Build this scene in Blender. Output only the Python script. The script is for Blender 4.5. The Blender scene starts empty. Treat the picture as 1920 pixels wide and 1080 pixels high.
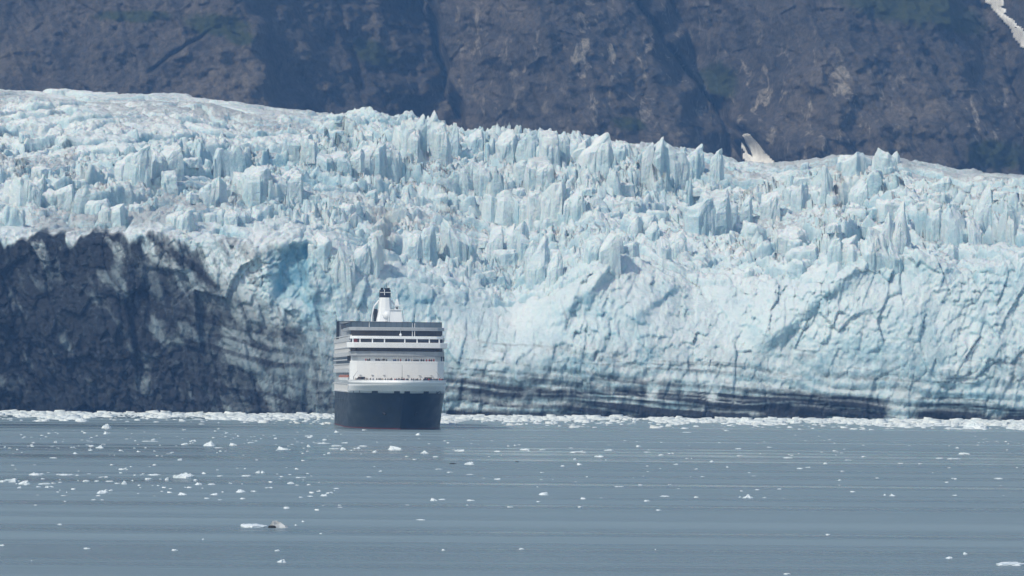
import bpy, bmesh, math, random
import numpy as np
from mathutils import Matrix, Vector

# ------------------------------------------------------------------ camera, sky, sun, exposure
scene = bpy.context.scene
COL = scene.collection
FPX = 10170.0            # focal length in pixels of a 1920 wide frame
EYE = 18.0               # eye height above the water
ROLL = math.radians(0.5)
PITCH_PX = 166.0         # horizon lies this far under the frame centre

cam_d = bpy.data.cameras.new('camera')
cam_d.sensor_width = 36.0
cam_d.lens = 36.0 * FPX / 1920.0
cam_d.clip_start = 1.0
cam_d.clip_end = 20000.0
cam = bpy.data.objects.new('camera', cam_d)
COL.objects.link(cam)
cam.matrix_world = (Matrix.Translation((0, 0, EYE))
                    @ Matrix.Rotation(math.radians(90) + math.atan(PITCH_PX / FPX), 4, 'X')
                    @ Matrix.Rotation(ROLL, 4, 'Z'))
scene.camera = cam

TO_SUN = Vector((-0.53, -0.48, 0.76)).normalized()
SUN_EL = math.asin(TO_SUN.z)
SUN_AZ = math.atan2(TO_SUN.x, TO_SUN.y)

world = bpy.data.worlds.new('World')
scene.world = world
world.use_nodes = True
wn = world.node_tree
wn.nodes.clear()
w_out = wn.nodes.new('ShaderNodeOutputWorld')
w_bg = wn.nodes.new('ShaderNodeBackground')
w_sky = wn.nodes.new('ShaderNodeTexSky')
w_sky.sky_type = 'NISHITA'
w_sky.sun_disc = False
w_sky.sun_elevation = SUN_EL
w_sky.sun_rotation = SUN_AZ
w_sky.air_density = 1.0
w_sky.dust_density = 1.0
w_sky.ozone_density = 1.0
w_bg.inputs['Strength'].default_value = 0.15
wn.links.new(w_sky.outputs[0], w_bg.inputs[0])
wn.links.new(w_bg.outputs[0], w_out.inputs[0])

sun_d = bpy.data.lights.new('sun', 'SUN')
sun_d.energy = 2.7
sun_d.angle = math.radians(0.5)
sun_d.color = (1.0, 0.985, 0.965)
sun = bpy.data.objects.new('sun', sun_d)
COL.objects.link(sun)
sun.rotation_euler = (-TO_SUN).to_track_quat('-Z', 'Y').to_euler()

scene.view_settings.view_transform = 'Standard'
scene.view_settings.look = 'None'
scene.view_settings.gamma = 1.0
scene.view_settings.use_curve_mapping = False
scene.view_settings.exposure = -0.12
try:
    scene.cycles.use_denoising = True
    scene.cycles.max_bounces = 6
    scene.cycles.volume_bounces = 0
    scene.cycles.volume_step_rate = 1.0
except Exception:
    pass

random.seed(11)
RNG = np.random.default_rng(5)

# ------------------------------------------------------------------ numpy noise
def _mix(h):
    h = (h ^ (h >> np.uint32(16))) * np.uint32(0x7feb352d)
    h = (h ^ (h >> np.uint32(15))) * np.uint32(0x846ca68b)
    return h ^ (h >> np.uint32(16))

def hash_f(ix, iy, seed, iz=None):
    h = ix.astype(np.int32).view(np.uint32) * np.uint32(0x9E3779B1)
    h = h ^ (iy.astype(np.int32).view(np.uint32) * np.uint32(0x85EBCA77))
    if iz is not None:
        h = h ^ (iz.astype(np.int32).view(np.uint32) * np.uint32(0xC2B2AE3D))
    h = _mix(h + np.uint32((seed * 7919 + 13) & 0xffffffff))
    return (h >> np.uint32(8)).astype(np.float32) * np.float32(1.0 / 16777216.0)

def vnoise(x, y, seed):
    x = np.asarray(x, np.float32); y = np.asarray(y, np.float32)
    x, y = np.broadcast_arrays(x, y)
    fx = np.floor(x); fy = np.floor(y)
    ix = fx.astype(np.int32); iy = fy.astype(np.int32)
    u = x - fx; v = y - fy
    u = u * u * u * (u * (u * 6 - 15) + 10); v = v * v * v * (v * (v * 6 - 15) + 10)
    a = hash_f(ix, iy, seed); b = hash_f(ix + 1, iy, seed)
    c = hash_f(ix, iy + 1, seed); d = hash_f(ix + 1, iy + 1, seed)
    return ((a + (b - a) * u) * (1 - v) + (c + (d - c) * u) * v) * 2 - 1

def vnoise3(x, y, z, seed):
    fx = np.floor(x); fy = np.floor(y); fz = np.floor(z)
    ix = fx.astype(np.int32); iy = fy.astype(np.int32); iz = fz.astype(np.int32)
    u = (x - fx).astype(np.float32); v = (y - fy).astype(np.float32); w = (z - fz).astype(np.float32)
    u = u * u * (3 - 2 * u); v = v * v * (3 - 2 * v); w = w * w * (3 - 2 * w)
    def lay(k):
        a = hash_f(ix, iy, seed, iz + k); b = hash_f(ix + 1, iy, seed, iz + k)
        c = hash_f(ix, iy + 1, seed, iz + k); d = hash_f(ix + 1, iy + 1, seed, iz + k)
        return (a + (b - a) * u) * (1 - v) + (c + (d - c) * u) * v
    return (lay(0) * (1 - w) + lay(1) * w) * 2 - 1

def fbm(x, y, seed, octs=4, gain=0.5, lac=2.03):
    o = 0; a = 1.0; n = 0
    for i in range(octs):
        o = o + a * vnoise(x, y, seed + i * 17); n += a
        a *= gain; x = x * lac + 3.1; y = y * lac + 1.7
    return o / n * 1.5

def ridged(x, y, seed, octs=4, gain=0.5, lac=2.1):
    o = 0; a = 1.0; n = 0
    for i in range(octs):
        o = o + a * (1 - np.abs(vnoise(x, y, seed + i * 31)) * 2); n += a
        a *= gain; x = x * lac + 5.3; y = y * lac + 9.1
    return o / n

def voronoi(x, y, seed):
    """F1, F2, offset from the nearest cell's centre, three random numbers of that cell."""
    x = np.asarray(x, np.float32); y = np.asarray(y, np.float32)
    ix = np.floor(x).astype(np.int32); iy = np.floor(y).astype(np.int32)
    f1 = np.full(x.shape, 9.0, np.float32); f2 = f1.copy()
    bx = np.zeros_like(f1); by = bx.copy(); cx = np.zeros(x.shape, np.int32); cy = cx.copy()
    for j in (-1, 0, 1):
        for i in (-1, 0, 1):
            kx = ix + i; ky = iy + j
            dx = x - (kx + 0.08 + 0.84 * hash_f(kx, ky, seed)); dy = y - (ky + 0.08 + 0.84 * hash_f(kx, ky, seed + 1))
            d = np.sqrt(dx * dx + dy * dy)
            m = d < f1
            f2 = np.where(m, f1, np.minimum(f2, d))
            f1 = np.where(m, d, f1)
            bx = np.where(m, dx, bx); by = np.where(m, dy, by)
            cx = np.where(m, kx, cx); cy = np.where(m, ky, cy)
    return f1, f2, bx, by, hash_f(cx, cy, seed + 2), hash_f(cx, cy, seed + 3), hash_f(cx, cy, seed + 4)

def facets(x, y, seed, n=5, spread=math.pi):
    """folded plates: triangle waves of several headings, sharp creases and flat planes between."""
    r = random.Random(seed); o = 0
    for i in range(n):
        a = (i + r.uniform(-0.3, 0.3)) * spread / n; k = r.uniform(0.7, 1.5)
        u = (x * math.cos(a) + y * math.sin(a)) * k + 0.45 * vnoise(x * 0.35 + i * 7, y * 0.35 - i * 5, seed + i) + r.uniform(0, 9)
        o = o + (np.abs((u % 2.0) - 1.0) * 2 - 1) / k
    return o / n * 1.6

def sstep(a, b, x):
    t = np.clip((x - a) / (b - a), 0, 1)
    return t * t * (3 - 2 * t)

# ------------------------------------------------------------------ photo pixel <-> place
def ray(px, py):
    dx = np.asarray(px, float) - 960.0; dy = 540.0 - np.asarray(py, float)
    c, s = math.cos(ROLL), math.sin(ROLL)
    return (dx * c - dy * s) / FPX, (dy * c + dx * s + PITCH_PX) / FPX

def at(px, py, dist):
    a, b = ray(px, py)
    return a * dist, dist, EYE + b * dist

def on_water(px, py):
    a, b = ray(px, py)
    d = EYE / -b
    return a * d, d

def to_px(X, Y, Z):
    a = X / Y * FPX; b = (Z - EYE) / Y * FPX - PITCH_PX
    c, s = math.cos(ROLL), math.sin(ROLL)
    return 960 + a * c + b * s, 540 - (b * c - a * s)

# ------------------------------------------------------------------ materials
class Mat:
    def __init__(self, name):
        self.m = bpy.data.materials.new(name)
        self.m.use_nodes = True
        self.t = self.m.node_tree
        self.b = self.t.nodes['Principled BSDF']
        self.out = self.t.nodes['Material Output']
    def n(self, kind, **kw):
        o = self.t.nodes.new(kind)
        for k, v in kw.items():
            setattr(o, k, v)
        return o
    def l(self, a, b):
        self.t.links.new(a, b)
    def noise(self, vec, scale, detail=4, rough=0.55, dist=0.0):
        o = self.n('ShaderNodeTexNoise')
        o.inputs['Scale'].default_value = scale
        o.inputs['Detail'].default_value = detail
        o.inputs['Roughness'].default_value = rough
        o.inputs['Distortion'].default_value = dist
        if vec is not None:
            self.l(vec, o.inputs['Vector'])
        return o.outputs['Fac']
    def coords(self, scale=(1, 1, 1), rot=(0, 0, 0), kind='Object'):
        c = self.n('ShaderNodeTexCoord'); mp = self.n('ShaderNodeMapping')
        mp.inputs['Scale'].default_value = scale; mp.inputs['Rotation'].default_value = rot
        self.l(c.outputs[kind], mp.inputs['Vector'])
        return mp.outputs[0]
    def ramp(self, fac, stops, interp='LINEAR'):
        r = self.n('ShaderNodeValToRGB'); e = r.color_ramp.elements
        r.color_ramp.interpolation = interp
        while len(e) < len(stops):
            e.new(0.5)
        for k, (p, c) in enumerate(stops):
            e[k].position = p
            e[k].color = c if len(c) == 4 else (*c, 1)
        self.l(fac, r.inputs[0])
        return r.outputs['Color']
    def mix(self, fac, a, b, mode='MIX'):
        x = self.n('ShaderNodeMix', data_type='RGBA', blend_type=mode)
        for s, v in ((x.inputs[0], fac), (x.inputs[6], a), (x.inputs[7], b)):
            if isinstance(v, (int, float)):
                s.default_value = v
            elif isinstance(v, tuple):
                s.default_value = v if len(v) == 4 else (*v, 1)
            else:
                self.l(v, s)
        return x.outputs[2]
    def math(self, op, a, b=0.0, c=None):
        x = self.n('ShaderNodeMath', operation=op)
        for i, v in enumerate((a, b) if c is None else (a, b, c)):
            if isinstance(v, (int, float)):
                x.inputs[i].default_value = v
            else:
                self.l(v, x.inputs[i])
        return x.outputs[0]
    def attr(self, name):
        a = self.n('ShaderNodeAttribute', attribute_name=name)
        return a.outputs['Fac']
    def bump(self, h, strength=0.3, dist=0.3):
        b = self.n('ShaderNodeBump')
        b.inputs['Strength'].default_value = strength
        b.inputs['Distance'].default_value = dist
        self.l(h, b.inputs['Height'])
        self.l(b.outputs[0], self.b.inputs['Normal'])
    def set(self, **kw):
        for k, v in kw.items():
            s = self.b.inputs[k.replace('_', ' ')]
            if isinstance(v, (int, float)):
                s.default_value = v
            elif isinstance(v, tuple):
                s.default_value = v if len(v) == 4 else (*v, 1)
            else:
                self.l(v, s)
        return self

def plain(name, col, rough=0.5, metal=0.0, wear=0.12, scale=0.6):
    """Painted surface with slight uneven soiling."""
    m = Mat(name)
    f = m.noise(m.coords((1, 1, 0.35)), scale, 5, 0.6)
    dark = tuple(c * (1 - wear * 2.2) for c in col)
    m.set(Base_Color=m.ramp(f, [(0.3, dark), (0.62, col)]), Roughness=rough, Metallic=metal)
    return m.m

def mat_glacier():
    m = Mat('glacier_ice')
    co = m.coords()
    blue = m.attr('blue'); dirt = m.attr('dirt'); dark = m.attr('debris')
    big = m.noise(co, 0.05, 5, 0.6)
    fine = m.noise(co, 0.55, 6, 0.65)
    # weathered white crust to clear compressed blue ice
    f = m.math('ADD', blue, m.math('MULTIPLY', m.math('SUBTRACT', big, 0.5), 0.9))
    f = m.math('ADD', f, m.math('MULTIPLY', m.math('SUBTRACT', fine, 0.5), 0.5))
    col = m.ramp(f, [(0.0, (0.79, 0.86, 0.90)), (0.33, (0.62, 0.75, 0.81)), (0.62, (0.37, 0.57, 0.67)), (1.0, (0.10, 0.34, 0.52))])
    # dust and rock flour on the weathered tops
    d1 = m.noise(m.coords((0.8, 0.5, 2.2)), 0.42, 7, 0.72, 0.9)
    df = m.math('MULTIPLY', m.ramp(m.math('ADD', m.math('MULTIPLY', dirt, 0.55), m.math('MULTIPLY', d1, 0.6)), [(0.52, (0, 0, 0)), (0.72, (1, 1, 1))]), 0.62)
    col = m.mix(df, col, (0.29, 0.31, 0.33))
    # thin dark fracture and melt streaks
    st = m.noise(m.coords((1.0, 1.0, 0.22)), 0.42, 3, 0.5, 1.2)
    sl = m.math('ABSOLUTE', m.math('SUBTRACT', st, 0.5))
    sm = m.ramp(sl, [(0.0, (1, 1, 1)), (0.013, (0, 0, 0))])
    sg = m.ramp(m.noise(co, 0.035, 3, 0.5), [(0.48, (0, 0, 0)), (0.60, (1, 1, 1))])
    col = m.mix(m.math('MULTIPLY', m.math('MULTIPLY', sm, sg), 0.38), col, (0.14, 0.19, 0.22))
    # grey rock flour in the ice, with shade painted on the lower face
    sf = m.math('ADD', m.attr('silt_shade'), m.math('MULTIPLY', m.math('SUBTRACT', m.noise(m.coords((1, 1, 0.6)), 0.11, 7, 0.7, 0.7), 0.5), 0.9))
    col = m.mix(m.ramp(sf, [(0.10, (0, 0, 0)), (0.85, (0.9, 0.9, 0.9))]), col, (0.155, 0.205, 0.235))
    # rock debris frozen into the ice
    e1 = m.noise(m.coords((0.7, 0.7, 0.9)), 0.16, 9, 0.72, 0.8)
    e2 = m.noise(m.coords((1.0, 1.0, 0.35)), 0.30, 7, 0.7, 1.0)
    eh = m.math('ADD', m.math('MULTIPLY', m.math('SUBTRACT', e1, 0.5), 0.75), m.math('MULTIPLY', m.math('SUBTRACT', e2, 0.5), 0.65))
    ef = m.ramp(m.math('ADD', dark, eh), [(0.14, (0, 0, 0)), (0.45, (0.66, 0.66, 0.66)), (0.75, (1, 1, 1))])
    dc = m.ramp(m.noise(co, 0.4, 6, 0.7), [(0.36, (0.010, 0.014, 0.022)), (0.58, (0.026, 0.035, 0.050)), (0.74, (0.11, 0.15, 0.18))])
    col = m.mix(ef, col, dc)
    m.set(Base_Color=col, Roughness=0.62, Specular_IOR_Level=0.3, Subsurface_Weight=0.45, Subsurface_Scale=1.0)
    m.b.inputs['Subsurface Radius'].default_value = (0.6, 1.5, 2.2)
    m.bump(m.math('ADD', fine, m.math('MULTIPLY', m.noise(co, 1.7, 5, 0.65), 0.5)), 0.9, 1.2)
    return m.m

def mat_floe():
    m = Mat('floating_ice')
    co = m.coords()
    f = m.noise(co, 1.3, 5, 0.6)
    m.set(Base_Color=m.ramp(f, [(0.25, (0.48, 0.61, 0.66)), (0.52, (0.74, 0.80, 0.82))]), Roughness=0.55)
    m.bump(m.noise(co, 4.0, 4, 0.6), 0.4, 0.15)
    return m.m

def mat_rock():
    m = Mat('mountain_rock')
    co = m.coords()
    veg = m.attr('veg'); pale = m.attr('pale')
    big = m.noise(m.coords((1, 1, 0.6)), 0.012, 5, 0.6)
    mid = m.noise(m.coords((1, 0.5, 0.8), (0, 0.5, 0)), 0.06, 7, 0.7, 0.5)
    col = m.ramp(big, [(0.30, (0.055, 0.056, 0.061)), (0.52, (0.084, 0.081, 0.083)), (0.72, (0.132, 0.122, 0.112))])
    col = m.mix(0.75, col, m.ramp(mid, [(0.32, (0.34, 0.36, 0.40)), (0.48, (1, 1, 1)), (0.70, (1.6, 1.55, 1.5))]), 'MULTIPLY')
    # pale veins and scree scratches
    v = m.noise(m.coords((1, 0.3, 0.45), (0, 0.62, 0)), 0.085, 6, 0.68, 0.9)
    vm = m.math('MULTIPLY', m.ramp(v, [(0.55, (0, 0, 0)), (0.64, (1, 1, 1))]), m.math('ADD', m.math('MULTIPLY', pale, 0.8), 0.16))
    col = m.mix(vm, col, (0.36, 0.34, 0.31))
    grit = m.noise(m.coords((1, 0.6, 0.8), (0, 0.5, 0)), 0.33, 6, 0.75, 0.3)
    col = m.mix(0.8, col, m.ramp(grit, [(0.36, (0.45, 0.46, 0.5)), (0.5, (1, 1, 1)), (0.66, (1.55, 1.5, 1.45))]), 'MULTIPLY')
    g = m.noise(m.coords((1, 1, 1)), 0.05, 6, 0.65)
    gm = m.ramp(m.math('ADD', m.math('MULTIPLY', veg, 0.75), m.math('MULTIPLY', m.math('SUBTRACT', g, 0.5), 0.9)), [(0.30, (0, 0, 0)), (0.55, (1, 1, 1))])
    gc = m.ramp(m.noise(co, 0.12, 4, 0.6), [(0.3, (0.026, 0.040, 0.022)), (0.7, (0.060, 0.078, 0.034))])
    col = m.mix(gm, col, gc)
    m.set(Base_Color=col, Roughness=0.9, Specular_IOR_Level=0.2)
    m.bump(m.noise(m.coords((1, 1, 0.7), (0, 0.4, 0)), 0.2, 8, 0.75, 0.4), 1.0, 4.0)
    return m.m

def mat_snow():
    m = Mat('old_snow')
    f = m.noise(m.coords((1, 0.4, 0.5), (0, -0.6, 0)), 0.25, 6, 0.65)
    m.set(Base_Color=m.ramp(f, [(0.34, (0.56, 0.59, 0.63)), (0.5, (0.72, 0.76, 0.81)), (0.7, (0.82, 0.86, 0.91))]), Roughness=0.8)
    return m.m

def mat_water():
    m = Mat('silty_water')
    long_ = m.noise(m.coords((0.0013, 0.026, 1)), 1.0, 4, 0.6, 0.3)
    wide = m.noise(m.coords((0.0009, 0.0045, 1)), 1.0, 3, 0.5, 0.4)
    k = m.math('ADD', m.math('MULTIPLY', long_, 0.62), m.math('MULTIPLY', wide, 0.38))  # wind streaks and their pale sheen are painted into the silty colour
    m.set(Base_Color=m.ramp(k, [(0.41, (0.118, 0.172, 0.190)), (0.59, (0.235, 0.308, 0.330))]), IOR=1.33,
          Roughness=m.math('ADD', m.ramp(k, [(0.40, (0.14,) * 3), (0.60, (0.45,) * 3)]), 0.0))
    swell = m.noise(m.coords((0.004, 0.030, 1)), 1.0, 2, 0.5, 0.3)
    chop = m.noise(m.coords((0.35, 0.9, 1)), 1.0, 3, 0.55)
    h = m.math('ADD', m.math('MULTIPLY', swell, 1.2), m.math('MULTIPLY', chop, 0.06))
    m.bump(h, 0.6, 0.7)
    return m.m

M = {
    'glacier': mat_glacier(), 'floe': mat_floe(), 'rock': mat_rock(), 'snow': mat_snow(), 'water': mat_water(),
    'white': plain('white_ship_paint', (0.84, 0.88, 0.92), 0.42, 0, 0.03, 0.35),
    'red': plain('red_boot_paint', (0.16, 0.025, 0.022), 0.6, 0, 0.2),
    'grey': plain('grey_deck_paint', (0.36, 0.38, 0.40), 0.55, 0, 0.1),
    'mid': plain('grey_paint_with_shade', (0.40, 0.44, 0.48), 0.5, 0, 0.08),  # grey fittings; also the shade of the upper bands put into the colour
    'side': plain('shaded_side_paint', (0.62, 0.66, 0.70), 0.5, 0, 0.08),  # white paint greyed down for the shade along the sides
    'dark': plain('dark_metal', (0.030, 0.034, 0.040), 0.5, 0.2, 0.15),
    'funnel_blue': plain('dark_funnel_paint', (0.022, 0.026, 0.060), 0.45, 0, 0.15),
    'orange': plain('orange_boat_paint', (0.36, 0.15, 0.10), 0.5, 0, 0.1),
    'timber': plain('teak_deck', (0.26, 0.18, 0.11), 0.7, 0, 0.15),
    'rock_dark': plain('dark_stone', (0.035, 0.036, 0.038), 0.85, 0, 0.3, 1.5),
    'dirty_ice': plain('grey_silty_ice', (0.52, 0.55, 0.56), 0.7, 0, 0.3, 1.2),
}
def mat_hull():
    m = Mat('navy_hull_paint')
    runs = m.noise(m.coords((1.4, 0.5, 0.05)), 0.9, 5, 0.6)
    plates = m.noise(m.coords((0.25, 0.12, 0.5)), 0.7, 3, 0.5)
    col = m.ramp(plates, [(0.35, (0.0050, 0.011, 0.019)), (0.65, (0.0085, 0.018, 0.030))])
    col = m.mix(m.ramp(runs, [(0.56, (0, 0, 0)), (0.72, (0.55, 0.55, 0.55))]), col, (0.035, 0.042, 0.046))
    m.set(Base_Color=col, Roughness=m.ramp(plates, [(0.3, (0.34,) * 3), (0.7, (0.55,) * 3)]))
    return m.m
M['navy'] = mat_hull()
def mat_glass():
    m = Mat('dark_window_glass')
    f = m.noise(m.coords(), 0.5, 2, 0.5)
    m.set(Base_Color=m.ramp(f, [(0.35, (0.010, 0.014, 0.026)), (0.65, (0.030, 0.036, 0.052))]), Roughness=0.12, Specular_IOR_Level=0.6)
    return m.m
M['glass'] = mat_glass()
def mat_screen_glass():
    m = Mat('tinted_screen_glass')
    m.set(Base_Color=(0.10, 0.15, 0.20), Roughness=0.1, Alpha=0.82)
    return m.m
M['screen'] = mat_screen_glass()
for k, c in (('cloth_dark', (0.03, 0.033, 0.045)), ('cloth_red', (0.38, 0.035, 0.03)), ('cloth_blue', (0.05, 0.09, 0.2)), ('cloth_tan', (0.35, 0.29, 0.22))):
    M[k] = plain(k, c, 0.8, 0, 0.15, 3.0)

# ------------------------------------------------------------------ object helpers
def tag(o, label=None, cat=None, group=None, kind=None):
    for k, v in (('label', label), ('category', cat), ('group', group), ('kind', kind)):
        if v:
            o[k] = v
    return o

def empty(name, loc=(0, 0, 0), rz=0.0):
    o = bpy.data.objects.new(name, None)
    COL.objects.link(o)
    o.location = loc
    o.rotation_euler = (0, 0, rz)
    o.empty_display_size = 1
    return o

def link_mesh(name, me, mat, parent=None, smooth=False):
    if mat is not None:
        me.materials.append(mat)
    if smooth:
        me.polygons.foreach_set('use_smooth', np.ones(len(me.polygons), bool))
    o = bpy.data.objects.new(name, me)
    COL.objects.link(o)
    if parent is not None:
        o.parent = parent
    return o

def mesh_np(name, verts, faces):
    """verts (n,3) array, faces (m,k) array of one size."""
    me = bpy.data.meshes.new(name)
    verts = np.ascontiguousarray(verts, np.float32); faces = np.ascontiguousarray(faces, np.int32)
    k = faces.shape[1]
    me.vertices.add(len(verts)); me.vertices.foreach_set('co', verts.ravel())
    me.loops.add(faces.size); me.loops.foreach_set('vertex_index', faces.ravel())
    me.polygons.add(len(faces))
    me.polygons.foreach_set('loop_start', np.arange(0, faces.size, k, dtype=np.int32))
    me.polygons.foreach_set('loop_total', np.full(len(faces), k, np.int32))
    me.update(calc_edges=True)
    return me

def grid_faces(rows, cols):
    i = np.arange(rows * cols).reshape(rows, cols)
    return np.stack([i[:-1, :-1], i[:-1, 1:], i[1:, 1:], i[1:, :-1]], -1).reshape(-1, 4)

def float_attr(me, name, vals):
    a = me.attributes.new(name, 'FLOAT', 'POINT')
    a.data.foreach_set('value', np.ascontiguousarray(vals, np.float32).ravel())

class MB:
    """Collects boxes, prisms, tubes; build() links them as one mesh."""
    def __init__(self):
        self.v = []; self.f = []
    def add(self, vs, fs):
        o = len(self.v)
        self.v += [tuple(p) for p in vs]
        self.f += [tuple(o + i for i in f) for f in fs]
        return self
    def box(self, x0, x1, y0, y1, z0, z1):
        return self.add([(x0, y0, z0), (x1, y0, z0), (x1, y1, z0), (x0, y1, z0), (x0, y0, z1), (x1, y0, z1), (x1, y1, z1), (x0, y1, z1)],
                        [(0, 3, 2, 1), (4, 5, 6, 7), (0, 1, 5, 4), (1, 2, 6, 5), (2, 3, 7, 6), (3, 0, 4, 7)])
    def prism(self, pts, z0, z1):
        """plan outline (counter-clockwise) extruded upwards; z may be callables."""
        n = len(pts)
        vs = [(x, y, z0) for x, y in pts] + [(x, y, z1) for x, y in pts]
        fs = [tuple(range(n - 1, -1, -1)), tuple(range(n, 2 * n))]
        fs += [(i, (i + 1) % n, n + (i + 1) % n, n + i) for i in range(n)]
        return self.add(vs, fs)
    def tube(self, p, q, r0, r1=None, n=8):
        r1 = r0 if r1 is None else r1
        p, q = Vector(p), Vector(q)
        d = (q - p).normalized()
        a = d.orthogonal().normalized(); b = d.cross(a)
        vs = []
        for c, r in ((p, r0), (q, r1)):
            for i in range(n):
                t = 2 * math.pi * i / n
                vs.append(c + a * (math.cos(t) * r) + b * (math.sin(t) * r))
        fs = [(i, (i + 1) % n, n + (i + 1) % n, n + i) for i in range(n)] + [tuple(range(n - 1, -1, -1)), tuple(range(n, 2 * n))]
        return self.add(vs, fs)
    def loft(self, rings, caps=True):
        n = len(rings[0]); vs = [p for r in rings for p in r]; fs = []
        for k in range(len(rings) - 1):
            for i in range(n):
                j = (i + 1) % n
                fs.append((k * n + i, k * n + j, (k + 1) * n + j, (k + 1) * n + i))
        if caps:
            fs += [tuple(range(n - 1, -1, -1)), tuple(range((len(rings) - 1) * n, len(rings) * n))]
        return self.add(vs, fs)
    def ball(self, c, rx, ry, rz, n=8, m=5):
        rings = []
        for k in range(1, m):
            t = math.pi * k / m
            rings.append([(c[0] + rx * math.sin(t) * math.cos(2 * math.pi * i / n), c[1] + ry * math.sin(t) * math.sin(2 * math.pi * i / n), c[2] - rz * math.cos(t)) for i in range(n)])
        return self.loft(rings)
    def mesh(self, name):
        me = bpy.data.meshes.new(name)
        me.from_pydata(self.v, [], self.f)
        me.update()
        return me
    def build(self, name, mat, parent=None, smooth=False):
        return link_mesh(name, self.mesh(name), mat, parent, smooth)

# ------------------------------------------------------------------ water
def build_water():
    mb = MB()
    xs = [-3000, -700, 700, 3000]; ys = [-500, 300, 1200, 2600, 4200]
    v = [(x, y, 0.0) for y in ys for x in xs]
    f = [(r * 4 + c, r * 4 + c + 1, r * 4 + c + 5, r * 4 + c + 4) for r in range(4) for c in range(3)]
    mb.add(v, f)
    tag(mb.build('water', M['water']), kind='structure')
build_water()

# ------------------------------------------------------------------ mountain
MX_CTRL = [(-400, -400, 80), (-100, -250, -60), (470, 520, -110), (560, 600, -10), (700, 740, 60), (797, 862, 150), (806, 876, 10),
           (1000, 1080, -90), (1180, 1290, -50), (1270, 1385, 90), (1330, 1425, 30), (1500, 1560, -60), (1760, 1800, -40),
           (1850, 1960, 50), (1930, 2060, -20), (2400, 2400, -80)]

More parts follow.
